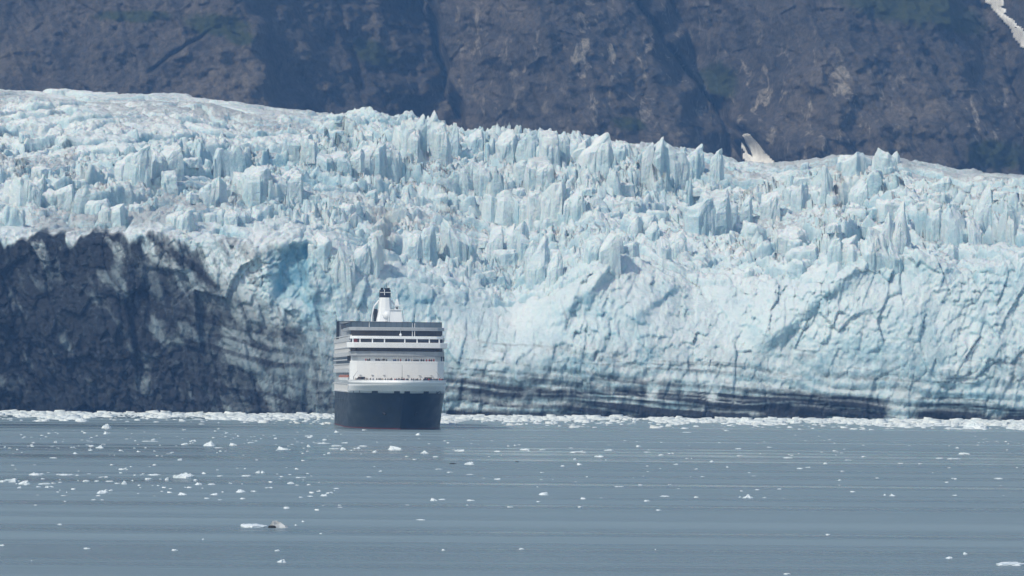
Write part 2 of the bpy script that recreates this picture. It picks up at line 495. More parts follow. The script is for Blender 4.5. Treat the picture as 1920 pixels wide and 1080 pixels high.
def build_mountain():
    xc = np.concatenate([np.linspace(-1500, -500, 30)[:-1], np.linspace(-500, 500, 760), np.linspace(500, 1500, 30)[1:]])
    zc = np.concatenate([np.linspace(-20, 70, 12)[:-1], np.linspace(70, 345, 330), np.linspace(345, 740, 60)[1:]])
    X, Z = np.meshgrid(xc, zc)
    Yb = 4000 + Z * 1.25
    px, py = to_px(X, Yb, Z)
    dep = np.zeros_like(X)
    for r in range(len(zc)):
        k = np.clip(py[r].mean() / 250.0, -1.2, 1.4)
        cp = sorted((t + (b - t) * k, d) for t, b, d in MX_CTRL)
        dep[r] = np.interp(px[r] + 14 * vnoise(X[r] / 18, Z[r] / 18, 3), [c[0] for c in cp], [c[1] for c in cp])
    for x0, y0, x1, y1, wd, dp_ in ((786, -40, 866, 240, 5, 55), (1150, -40, 1392, 235, 8, 36), (300, -30, 170, 170, 5, 8), (480, 20, 300, 150, 5, 8), (610, -40, 700, 230, 8, 16), (1330, -20, 1360, 200, 5, 9),
                                     (1050, -30, 1260, 250, 5, 8), (1700, 60, 1860, 300, 6, 8), (60, -30, 10, 160, 6, 9)):
        ln_ = x0 + (x1 - x0) * (py - y0) / (y1 - y0) + 9 * vnoise(X / 16, Z / 16, int(x0) + 7)
        dep += dp_ * np.exp(-((px - ln_) / wd) ** 2) * (1.0 if dp_ > 30 else np.clip(0.5 + 1.2 * vnoise(X / 30, Z / 30, int(x0) + 9), 0, 1.3))
    # soften along the face, then break it up with ribs, ledges and fissures
    xs = X + 0.45 * Z
    dep = dep * 1.15
    dep += 30 * fbm(xs / 150, Z / 170, 40, 4) - 20 * ridged(xs / 75, Z / 130, 50, 4)
    lean = X - 0.5 * Z
    dep += -9 * ridged(xs / 24, Z / 60, 60, 4) - 5 * facets(lean / 20, Z / 26, 66, 5) - 2.5 * facets(xs / 7, Z / 11, 67, 5)
    dep += 3.4 * fbm(X / 7, Z / 6, 71, 3)
    f1, f2, *_r = voronoi(xs / 16, Z / 22, 77)
    dep += -3.0 * (_r[2] - 0.5) * 2
    Y = Yb + dep
    P = np.stack([X, Y, Z], -1)
    me = mesh_np('mountain', P.reshape(-1, 3), grid_faces(*X.shape))
    px, py = to_px(X, Y, Z)
    def blob(cx, cy, rx, ry, rot=0.0):
        c, s = math.cos(rot), math.sin(rot)
        u = (px - cx) * c + (py - cy) * s; w = -(px - cx) * s + (py - cy) * c
        return np.clip(1.3 - np.sqrt((u / rx) ** 2 + (w / ry) ** 2), 0, 1)
    veg = np.zeros_like(X)
    for b in ((1700, 10, 170, 46, 0.12), (1790, 40, 80, 28, 0.3), (410, 45, 75, 28, 0.1), (450, 70, 40, 20, 0.2), (1350, 150, 50, 40, 0.5), (1180, 232, 45, 18, 0.2),
              (1870, 290, 70, 40, 0), (700, 100, 60, 30, 0.4), (250, 30, 90, 14, 0.0)):
        veg = np.maximum(veg, blob(*b))
    pale = np.clip(blob(1180, 110, 170, 160, 0.6) + blob(1500, 200, 200, 120) + blob(1850, 230, 90, 60) + 0.5 * blob(900, 100, 120, 160), 0, 1)
    float_attr(me, 'veg', veg); float_attr(me, 'pale', pale)
    mt = tag(link_mesh('mountain', me, M['rock'], None, False), kind='structure')
    # old snow lying in two gullies
    def snow(poly, label):
        inside = np.zeros(X.shape, bool)
        wx = px + 3.5 * fbm(X / 5.0, Z / 5.0, 91, 3); wy = py + 3.5 * fbm(X / 5.0, Z / 5.0, 94, 3)
        n = len(poly)
        for i in range(n):
            (x0, y0), (x1, y1) = poly[i], poly[(i + 1) % n]
            cr = ((y0 > wy) != (y1 > wy)) & (wx < (x1 - x0) * (wy - y0) / (y1 - y0 + 1e-9) + x0)
            inside ^= cr
        q = grid_faces(*X.shape)
        keep = inside.ravel()[q].sum(1) >= 3
        q = q[keep]
        idx, inv = np.unique(q, return_inverse=True)
        sm = Y.copy()
        for _ in range(40):
            sm[1:-1, 1:-1] = (sm[1:-1, 1:-1] * 2 + sm[:-2, 1:-1] + sm[2:, 1:-1] + sm[1:-1, :-2] + sm[1:-1, 2:]) / 6
        top = np.stack([X, sm - 5.0, Z + 0.6], -1).reshape(-1, 3)[idx]
        q2 = inv.reshape(q.shape)
        me2 = mesh_np('snow_patch', top, q2)
        o = link_mesh('snow_patch', me2, M['snow'], mt, True)
        md = o.modifiers.new('thickness', 'SOLIDIFY'); md.thickness = 1.6; md.offset = -1
        o['label'] = label
    snow([(1388, 256), (1404, 252), (1424, 268), (1438, 282), (1448, 312), (1398, 312), (1393, 284)], 'small pale snow patch just above the glacier crest')
    snow([(1836, -40), (1868, -40), (1882, 0), (1880, 20), (1904, 46), (1960, 110), (1960, 140), (1918, 96), (1894, 66), (1872, 34), (1846, 6)], 'long pale snow tongue in the upper right gully')
    return mt
build_mountain()

# ------------------------------------------------------------------ glacier
G_Y0 = 2415.0
G_LEN = 560.0
RIDGE = [(-150, 158), (0, 163), (150, 169), (340, 180), (450, 194), (560, 206), (680, 216), (740, 228), (770, 222), (830, 240), (870, 252), (960, 248), (1060, 254), (1120, 262), (1180, 272),
         (1240, 268), (1320, 284), (1380, 304), (1440, 306), (1500, 302), (1560, 292), (1660, 286), (1720, 302), (1800, 320), (1920, 326), (2100, 332)]
CLIFF = [(-150, 440), (0, 446), (120, 452), (300, 444), (400, 452), (470, 462), (560, 452), (640, 470), (740, 500), (850, 520), (960, 560), (1040, 520), (1120, 470), (1200, 490), (1300, 520),
         (1400, 520), (1500, 505), (1600, 470), (1700, 478), (1800, 500), (1920, 490), (2100, 480)]
LEAN = [(-150, 10), (400, 12), (560, 14), (700, 30), (900, 55), (1050, 50), (1300, 60), (1500, 48), (1700, 30), (1920, 26), (2100, 26)]

def line_z(tab, dist):
    xs, zs = [], []
    for px, py in tab:
        x, _, z = at(px, py, dist)
        xs.append(x / dist); zs.append(z)
    return np.array(xs), np.array(zs)

RX, RZ = line_z(RIDGE, G_Y0 + G_LEN)
CX, CZ = line_z(CLIFF, G_Y0 + 20)
LX = np.array([ray(p, 540)[0] for p, _ in LEAN]); LV = np.array([v for _, v in LEAN], float)

def base_curve(ax, b):
    """ax: bearing (X/Y) of the column, b: 0 water .. 1 cliff top .. 2 crest .. 2.15 behind."""
    zc = np.interp(ax, CX, CZ); zr = np.interp(ax, RX, RZ); le = np.interp(ax, LX, LV)
    t = np.clip(b, 0, 1); u = np.clip(b - 1, 0, 1); w = np.clip(b - 2, 0, 1)
    z = -3 + (zc + 3) * t + (zr - zc) * (0.55 * u + 0.45 * u ** 0.7) - w * 160
    s = le * (0.15 * t + 0.85 * t ** 2.2) + (G_LEN - le) * u + w * 300
    return z, s

def ice_fields(X, S, Z, b, ax, detail=True):
    """outward push on the face, lift on the top."""
    u = np.clip(b - 1, 0, 1)
    px = ax * FPX + 960
    # ----- upper icefall: blocks split by crevasses
    al = np.interp(px, [0, 500, 900, 1300, 1920], [1.02, 0.95, 0.55, -0.75, -0.95])
    ca, sa = np.cos(al), np.sin(al)
    wx = X + 5 * vnoise(X / 17, S / 21, 101); ws = S + 8 * vnoise(X / 19, S / 25, 102)
    U = ca * wx + sa * ws; V = -sa * wx + ca * ws
    vary = 0.5 + 0.5 * vnoise(X / 70, S / 90, 109)
    f1, f2, dx, dy, r1, r2, r3 = voronoi(U / 38.0, V / 15.5, 110)
    amp = np.interp(px, [-100, 200, 500, 800, 1200, 1500, 1920], [4.5, 5.5, 6.8, 8.8, 8.2, 7.0, 6.5]) * (0.35 + 0.65 * sstep(-0.02, 0.18, u)) * (1.0 - 0.72 * sstep(0.72, 0.98, u))
    smooth_back = 1.0 - 0.55 * sstep(0.55, 0.8, u) * sstep(700, 450, px)
    amp = amp * smooth_back * (0.45 + 1.15 * vary)
    h = amp * ((r1 - 0.55) * 1.9 + dx * (r2 - 0.5) * 1.6 + dy * (r3 - 0.5) * 1.6) - 2.4 * sa * dx * sstep(0, 0.1, u)
    crev = 1 - sstep(0.0, 0.12, f2 - f1)
    h -= amp * 0.8 * crev
    g1, g2, ex, ey, q1, q2, q3 = voronoi(U / 13.0 + 0.3 * r1, V / 8.0, 130)
    h += amp * 0.32 * ((q1 - 0.5) * 2.0 + ex * (q2 - 0.5) * 2.2 + ey * (q3 - 0.75) * 1.4) - amp * 0.14 * (1 - sstep(0, 0.12, g2 - g1))
    top = h + amp * 0.20 * facets(X / 5.0, S / 6.0, 145)
    rub = sstep(0.05, 0.45, vnoise(X / 30, S / 40, 148))
    if detail:
        k1, k2, jx, jy, p1, p2, p3 = voronoi(X / 3.0, S / 3.8, 150)
        top = top + amp * (0.20 + 0.18 * rub) * ((p1 - 0.5) * 1.8 + jx * (p2 - 0.5) * 2.2 - jy * p3 * 1.0)
    top = top + 5.0 * fbm(X / 60, S / 90, 170, 3) * sstep(0.02, 0.3, u) * (1 - 0.8 * sstep(0.8, 1.0, u))
    # ----- the face: plates, flutes and hollows in the plane of the wall
    zz = Z + 3 * vnoise(X / 24, Z / 24, 201)
    xx = X + 2.5 * vnoise(X / 22, Z / 26, 202)
    tilt = np.interp(px, [0, 500, 1000, 1920], [0.35, 0.25, -0.1, -0.15])
    A = xx + tilt * zz
    face = 0.9 * facets(A / 16, zz / 26, 212, 4) + 4.5 * fbm(X / 50, Z / 60, 240, 3)
    b1, b2, bx, bz, o1, o2, o3 = voronoi(A / 7.0, zz / 17.0, 222)
    face = face + 1.7 * ((o1 - 0.5) * 1.3 + bx * (o2 - 0.5) * 3.0 + bz * (o3 - 0.7) * 2.2) - 0.9 * (1 - sstep(0, 0.09, b2 - b1)) * (o2 > 0.5)
    c1, c2, ux, uz, s1, s2, s3 = voronoi(A / 16.0, zz / 24.0, 210)
    some = sstep(0.0, 0.4, vnoise(X / 45, Z / 40, 211))
    face = face + some * 2.6 * ((s1 - 0.5) * 1.7 + ux * (s2 - 0.5) * 2.2 - uz * (0.4 + s3))
    crack = (1 - sstep(0, 0.045, np.abs(vnoise(A / 13, zz / 40, 216)))) * sstep(0.15, 0.4, vnoise(X / 28, Z / 26, 217)) * sstep(25, 40, Z)
    face = face - 2.0 * crack
    rubf = sstep(0.0, 0.5, vnoise(X / 34, Z / 22, 218) + 0.35 * sstep(40, 15, Z))
    d1, d2, vx, vz, t1, t2, t3 = voronoi(A / 3.0 + 0.2 * o1, zz / 5.2, 230)
    face = face + (0.6 + 0.8 * rubf) * ((t1 - 0.5) * 1.7 + vx * (t2 - 0.5) * 2.4 - vz * t3 * 1.4)
    if detail:
        m1, m2, nx, nz, w1, w2, w3 = voronoi(A / 1.9, zz / 2.2, 260)
        face = face + (0.36 + 0.36 * rubf) * ((w1 - 0.5) * 1.6 + nx * (w2 - 0.5) * 2.4 - nz * w3 * 1.5)
    pyf = 706 - (Z - 18) * 4.2
    face = face * np.interp(px, [0, 700, 900, 1100, 1920], [0.95, 0.85, 0.66, 0.58, 0.58])
    crumb = sstep(750, 900, px) * sstep(-0.35, 0.3, vnoise(X / 26, Z / 17, 283))
    face = face + crumb * (0.40 * ((t1 - 0.5) * 1.7 - vz * t3 * 1.2) + 0.2 * facets(A / 2.4, zz / 2.8, 284, 4))
    # a clear-ice hollow left of the ship, a rubble apron and slanting ribs right of it
    hx = px + 9 * vnoise(X / 4, Z / 9, 281); hy = pyf + 8 * vnoise(X / 3, Z / 5, 282)
    hol = sstep(498, 545, hx) * sstep(588, 572, hx) * sstep(446, 476, hy) * sstep(590, 530, hy)
    face = face * (1 - 0.6 * hol) - 8.0 * hol
    face = face + 9.0 * np.exp(-((px - 985) / 120) ** 2 - ((pyf - 665 + 0.12 * (px - 985)) / 55) ** 2)
    for x0, y0, x1, y1, hgt, wd in ((1035, 610, 1185, 440, 7.0, 26), (1420, 640, 1670, 430, 8.0, 30), (1170, 600, 1300, 500, 3.5, 18), (850, 560, 790, 470, 4.0, 22)):
        L = math.hypot(x1 - x0, y1 - y0); ex_, ey_ = (x1 - x0) / L, (y1 - y0) / L
        al_ = (px - x0) * ex_ + (pyf - y0) * ey_; cr_ = (px - x0) * -ey_ + (pyf - y0) * ex_ + 5 * vnoise(X / 6, Z / 6, 280)
        face = face + hgt * sstep(-20, 40, al_) * sstep(L + 30, L - 40, al_) * np.where(cr_ < 0, np.exp(-(cr_ / (wd * 2.4)) ** 2), np.exp(-(cr_ / (wd * 0.7)) ** 2))
    # bedding ledges of the dirty basal ice
    low = sstep(34, 6, Z) * sstep(820, 1000, px)
    bed = zz + 0.10 * X + 1.5 * vnoise(X / 30, Z / 8, 270)
    face = face * (1 - 0.35 * low) + low * 1.6 * np.abs(((bed / 5.5) % 1.0) * 2 - 1)
    return face, top, crev

def build_glacier():
    rows, cols = 780, 960
    axs = np.linspace(-0.1085, 0.1085, cols)
    # first pass with even rows tells where the walls are; rows are then dealt out along the profile
    n0 = 620
    b0 = np.concatenate([np.linspace(0, 1, 150)[:-1], np.linspace(1, 2, 430)[:-1], np.linspace(2, 2.15, n0 - 578)])
    B, AX = np.meshgrid(b0, axs, indexing='ij')
    def surf(B, AX, detail):
        z, s = base_curve(AX, B)
        X = AX * (G_Y0 + s)
        face, top, crev = ice_fields(X.astype(np.float32), s.astype(np.float32), z.astype(np.float32), B, AX, detail)
        wt = sstep(0.80, 1.04, B); wf = 1 - sstep(0.90, 1.12, B)
        foot = sstep(-0.02, 0.06, B)
        return X, G_Y0 + s - face * wf * (0.4 + 0.6 * foot), z + top * wt, s, crev
    X, Y, Z, S, _c = surf(B, AX, False)
    step = np.sqrt((np.diff(Z, axis=0) * 1.0) ** 2 + (np.diff(Y, axis=0) * 0.28) ** 2 + 0.01)
    vis = np.where(B[1:] > 2.0, 0.25, 1.0)
    step = np.minimum(step, 6.0) * vis
    ker = np.exp(-np.linspace(-2, 2, 25) ** 2); ker /= ker.sum()
    step = np.apply_along_axis(lambda r: np.convolve(np.pad(r, 12, 'edge'), ker, 'valid'), 1, step)
    cum = np.vstack([np.zeros(cols), np.cumsum(step, 0)])
    cum /= cum[-1]
    tt = np.linspace(0, 1, rows)
    B2 = np.empty((rows, cols))
    for c in range(cols):
        B2[:, c] = np.interp(tt, cum[:, c], b0)
    AX2 = np.broadcast_to(axs, (rows, cols))
    X, Y, Z, S, crev = surf(B2, AX2, True)
    P = np.stack([X, Y, Z], -1).astype(np.float64)
    du = np.gradient(P, axis=1); dv = np.gradient(P, axis=0)
    N = np.cross(du, dv); N /= np.linalg.norm(N, axis=-1, keepdims=True) + 1e-9
    p = P.astype(np.float32)
    d = 0.42 * vnoise3(p[..., 0] / 3.2, p[..., 1] / 3.2, p[..., 2] / 4.5, 301) + 0.22 * vnoise3(p[..., 0] / 1.5, p[..., 1] / 1.5, p[..., 2] / 1.9, 302)
    keep = sstep(0, 0.05, B2)[..., None]
    P = P + N * d[..., None] * keep
    me = mesh_np('glacier', P.reshape(-1, 3), grid_faces(rows, cols))
    blue, dirt, debris, silt_shade = ice_tint(P, N, S, B2, crev)
    float_attr(me, 'silt_shade', silt_shade)
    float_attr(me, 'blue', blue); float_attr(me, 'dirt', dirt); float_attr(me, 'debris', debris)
    o = tag(link_mesh('glacier', me, M['glacier'], None, False), kind='structure')
    return o, P, B2

def ice_tint(P, N, S, B, crev):
    """where the ice is clear and blue, dusty, or loaded with rock debris (properties of the ice itself)."""
    X, Y, Z = P[..., 0], P[..., 1], P[..., 2]
    px, py = to_px(X, Y, Z)
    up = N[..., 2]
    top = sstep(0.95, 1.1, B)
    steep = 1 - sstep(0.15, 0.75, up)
    blue = 0.10 + 0.30 * steep + 0.12 * crev * top - 0.10 * sstep(330, 200, py) * sstep(700, 400, px) + 0.15 * (1 - top) * sstep(600, 900, px)  # face right of the ship deepened for its shade as well as clear ice
    # freshly calved hollows of clear ice
    def blob(cx, cy, rx, ry):
        return np.exp(-((px - cx) / rx) ** 2 - ((py - cy) / ry) ** 2)
    fx = px + 10 * vnoise(X / 4, Z / 9, 281); fy = py + 10 * vnoise(X / 3, Z / 5, 282)
    fresh = 0.50 * sstep(470, 550, fx) * sstep(600, 572, fx) * sstep(436, 480, fy) * sstep(610, 520, fy) + 0.18 * blob(620, 540, 60, 70) + 0.15 * blob(760, 560, 160, 60) + 0.14 * blob(720, 470, 50, 30)
    blue = blue + fresh * (1 - top * 0.4) + 0.10 * blob(520, 330, 140, 70) + 0.10 * blob(300, 290, 100, 40)
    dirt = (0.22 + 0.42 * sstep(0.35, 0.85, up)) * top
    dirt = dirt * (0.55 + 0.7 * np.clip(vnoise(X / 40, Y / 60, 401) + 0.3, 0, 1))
    dirt += 0.24 * blob(250, 370, 240, 60) + 0.20 * blob(110, 420, 160, 50) + 0.18 * blob(1530, 300, 160, 30) + 0.30 * blob(1800, 330, 130, 30) + 0.2 * blob(1850, 520, 80, 70) + 0.14 * blob(1400, 460, 60, 40) + 0.1 * blob(820, 400, 120, 60)
    face = 1 - sstep(1.0, 1.10, B)
    # rock-laden wall at the left, thinning rightwards
    face = 1 - sstep(1.0, 1.10, B)
    edge = 446 + 22 * vnoise(X / 14, 0 * X + 2, 402) + 14 * vnoise(X / 4.5, 0 * X + 5, 403) + 6 * vnoise(X / 1.6, 0 * X + 5, 418)
    g = px - (py - 600) * 0.30 + 30 * vnoise(X / 22, Z / 16, 411)
    left = np.interp(g, [-200, 150, 300, 420, 540, 660, 760], [1.12, 1.02, 0.80, 0.48, 0.26, 0.14, 0.0])
    # paler streaks of cleaner ice running down the black wall, fanning to the right
    qs = px - 0.45 * (py - 440) + 10 * vnoise(X / 9, Z / 14, 412)
    streak = np.clip(fbm(qs / 15.0, py / 130.0, 413, 3) * 1.5 - 0.1, 0, 1)
    left = left - 0.42 * streak * (0.35 + 0.65 * sstep(150, 380, px)) - 0.62 * np.clip(fbm((X + 0.5 * Z) / 7, Z / 12, 414, 5, 0.6) * 1.6 - 0.15, 0, 1)
    left = np.clip(left, 0, 2) * sstep(-10, 8, py - edge)
    # seams of debris dipping to the right and flattening as they go
    q = py - np.interp(px, [0, 250, 450, 700, 900], [560, 600, 655, 705, 725]) + 9 * vnoise(X / 18, Z / 9, 404)
    seam = np.clip(vnoise(q / 7.0, px / 240.0, 405) * 1.7 - 0.30, 0, 1) + 0.5 * np.clip(vnoise(q / 3.0, px / 160.0, 415) * 1.6 - 0.3, 0, 1)
    left += 0.50 * seam * sstep(-70, -30, q) * sstep(130, 60, q) * sstep(900, 620, px) * sstep(220, 420, px)
    left += 0.30 * sstep(690, 765, py) * sstep(800, 560, px)
    diag = np.exp(-((py - (478 + 0.78 * (px - 330) + 6 * vnoise(X / 5, Z / 5, 416))) / 7.0) ** 2) * sstep(300, 330, px) * sstep(460, 400, px)
    left += 0.40 * diag
    # basal band right of the ship: thin layers dipping gently right
    q2 = py - np.interp(px, [800, 1100, 1400, 1750, 1950], [676, 698, 722, 748, 760]) + 5 * vnoise(X / 25, Z / 7, 406)
    lay = vnoise(q2 / 5.5, px / 300.0, 407) + 0.7 * vnoise(q2 / 2.6, px / 170.0, 417)
    wide = np.interp(px, [800, 1150, 1600, 1800, 1950], [0.42, 0.52, 0.58, 0.50, 0.40])
    base = sstep(-14, 26, q2) * sstep(800, 850, px) * np.clip(wide + 0.42 * lay, 0, 1)
    base += 0.30 * np.clip(lay - 0.35, 0, 1) * sstep(-75, -20, q2) * sstep(10, -20, q2) * sstep(810, 900, px)
    gap = np.clip(vnoise(X / 9, Z / 11, 409) * 1.6 - 0.75, 0, 1) + np.exp(-((px - 1690) / 34) ** 2) * sstep(705, 735, py)
    base = base * np.clip(1 - gap, 0, 1)
    grey = 0.42 * sstep(762, 777, py - 0.0087 * (px - 960)) * sstep(815, 850, px) * np.clip(1 - gap, 0, 1) + 0.30 * sstep(600, 700, py) * np.clip(vnoise(q2 / 4, px / 150.0, 410) + 0.1, 0, 1) * sstep(800, 900, px)
    debris = np.clip((left + base + grey) * face, 0, 1.15)
    silt_shade = np.interp(px - 0.25 * (py - 600), [0, 250, 450, 620, 760, 900, 1300, 1920], [0.9, 0.9, 0.75, 0.55, 0.34, 0.26, 0.22, 0.24])  # rock flour at left; right of the ship also painted shade
    rise = np.interp(px, [0, 350, 480, 580, 700, 900, 1920], [430, 440, 530, 590, 600, 590, 600])
    silt_shade = silt_shade * sstep(0, 90, py - rise + 25 * vnoise(X / 20, Z / 14, 419)) * face
    return blue, dirt, debris, silt_shade

GLACIER, GP, GB = build_glacier()

# ------------------------------------------------------------------ seracs: single ice blocks standing in the icefall
def surface_index():
    X, Y, Z = GP[..., 0], GP[..., 1], GP[..., 2]
    px, py = to_px(X, Y, Z)
    return px, py
GPX, GPY = surface_index()

def ground_at(px, py):
    """nearest visible glacier vertex to a photo pixel."""
    c = int(np.argmin(np.abs(GPX[len(GPX) // 2] - px)))
    c = min(max(c, 0), GP.shape[1] - 1)
    col = GPY[:, c]
    hit = np.where(np.abs(col - py) < 4)[0]
    k = hit[0] if len(hit) else int(np.argmin(np.abs(col - py)))
    return GP[k, c], GB[k, c]

def serac(px, py_top, w_px, h_px, rnd, lean=0.0, sharp=0.5, label=None):
    base, b = ground_at(px, py_top + h_px)
    sc = FPX / base[1]
    w = w_px / sc; h = h_px / sc
    X0, _, ZT = at(px, py_top, base[1])
    dp = w * rnd.uniform(0.6, 1.0)
    sink = 1.1 * h
    # a split-off block: slanting ground plan, sheer sides, one or two sloping cuts across the top
    yaw = rnd.uniform(-0.7, 0.7); cy, sy = math.cos(yaw), math.sin(yaw)
    gx = lean * 1.2 + rnd.uniform(-0.5, 0.5); gy = rnd.uniform(-0.15, 0.5)
    drop = 0.35 + 0.45 * sharp
    ring = [(-0.5, -0.5), (-0.1, -0.62), (0.5, -0.5), (0.58, 0.0), (0.5, 0.5), (-0.5, 0.5)]
    ring = [(a + rnd.uniform(-0.14, 0.14), c + rnd.uniform(-0.14, 0.14)) for a, c in ring]
    hz = [gx * a + gy * c + rnd.uniform(-0.10, 0.10) for a, c in ring]
    zmax = max(hz); span = (zmax - min(hz)) or 1.0
    pts = []
    shrink = 1 - 0.55 * sharp
    for (a, c), q in zip(ring, hz):
        x, y = (a * cy - c * sy) * w * 0.92, (a * sy + c * cy) * dp
        pts.append((x * 1.12, y * 1.12, -sink))
        zt = h * (1 - drop * (zmax - q) / span)
        pts.append((x + lean * w * 0.06, y, zt * 0.72 - 0.05 * h))
        pts.append((x * shrink + lean * w * 0.22, y * shrink + 0.08 * dp, zt))
    bm = bmesh.new()
    for p in pts:
        bm.verts.new(p)
    r = bmesh.ops.convex_hull(bm, input=bm.verts)
    junk = list({e for e in list(r['geom_interior']) + list(r['geom_unused']) if isinstance(e, bmesh.types.BMVert) and e.is_valid})
    bmesh.ops.delete(bm, geom=junk, context='VERTS')
    bmesh.ops.subdivide_edges(bm, edges=bm.edges, cuts=4, use_grid_fill=True)
    bmesh.ops.triangulate(bm, faces=bm.faces)
    me = bpy.data.meshes.new('serac')
    bm.to_mesh(me); bm.free()
    nv = len(me.vertices)
    co = np.empty(nv * 3, np.float32); me.vertices.foreach_get('co', co); co = co.reshape(-1, 3)
    nr = np.empty(nv * 3, np.float32); me.vertices.foreach_get('normal', nr); nr = nr.reshape(-1, 3)
    o3 = rnd.uniform(0, 99)
    d = 0.17 * w * (np.abs(vnoise3(co[:, 0] / (0.30 * w) + o3, co[:, 1] / (0.30 * w), co[:, 2] / (0.55 * w), 501)) - 0.25) + 0.035 * w * vnoise3(co[:, 0] / (0.11 * w) + o3, co[:, 1] / (0.11 * w), co[:, 2] / (0.14 * w), 502)
    co = co + nr * d[:, None]
    me.vertices.foreach_set('co', co.ravel()); me.update()
    steep = 1 - sstep(0.15, 0.75, nr[:, 2])
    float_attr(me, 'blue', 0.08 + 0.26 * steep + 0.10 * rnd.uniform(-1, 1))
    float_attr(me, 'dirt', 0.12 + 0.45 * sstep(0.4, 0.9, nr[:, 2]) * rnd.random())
    float_attr(me, 'debris', np.zeros(nv)); float_attr(me, 'silt_shade', np.zeros(nv))
    o = link_mesh('serac', me, M['glacier'], GLACIER)
    o.location = (X0, base[1] + 0.45 * dp, ZT - h)
    if label:
        o['label'] = label
    return o

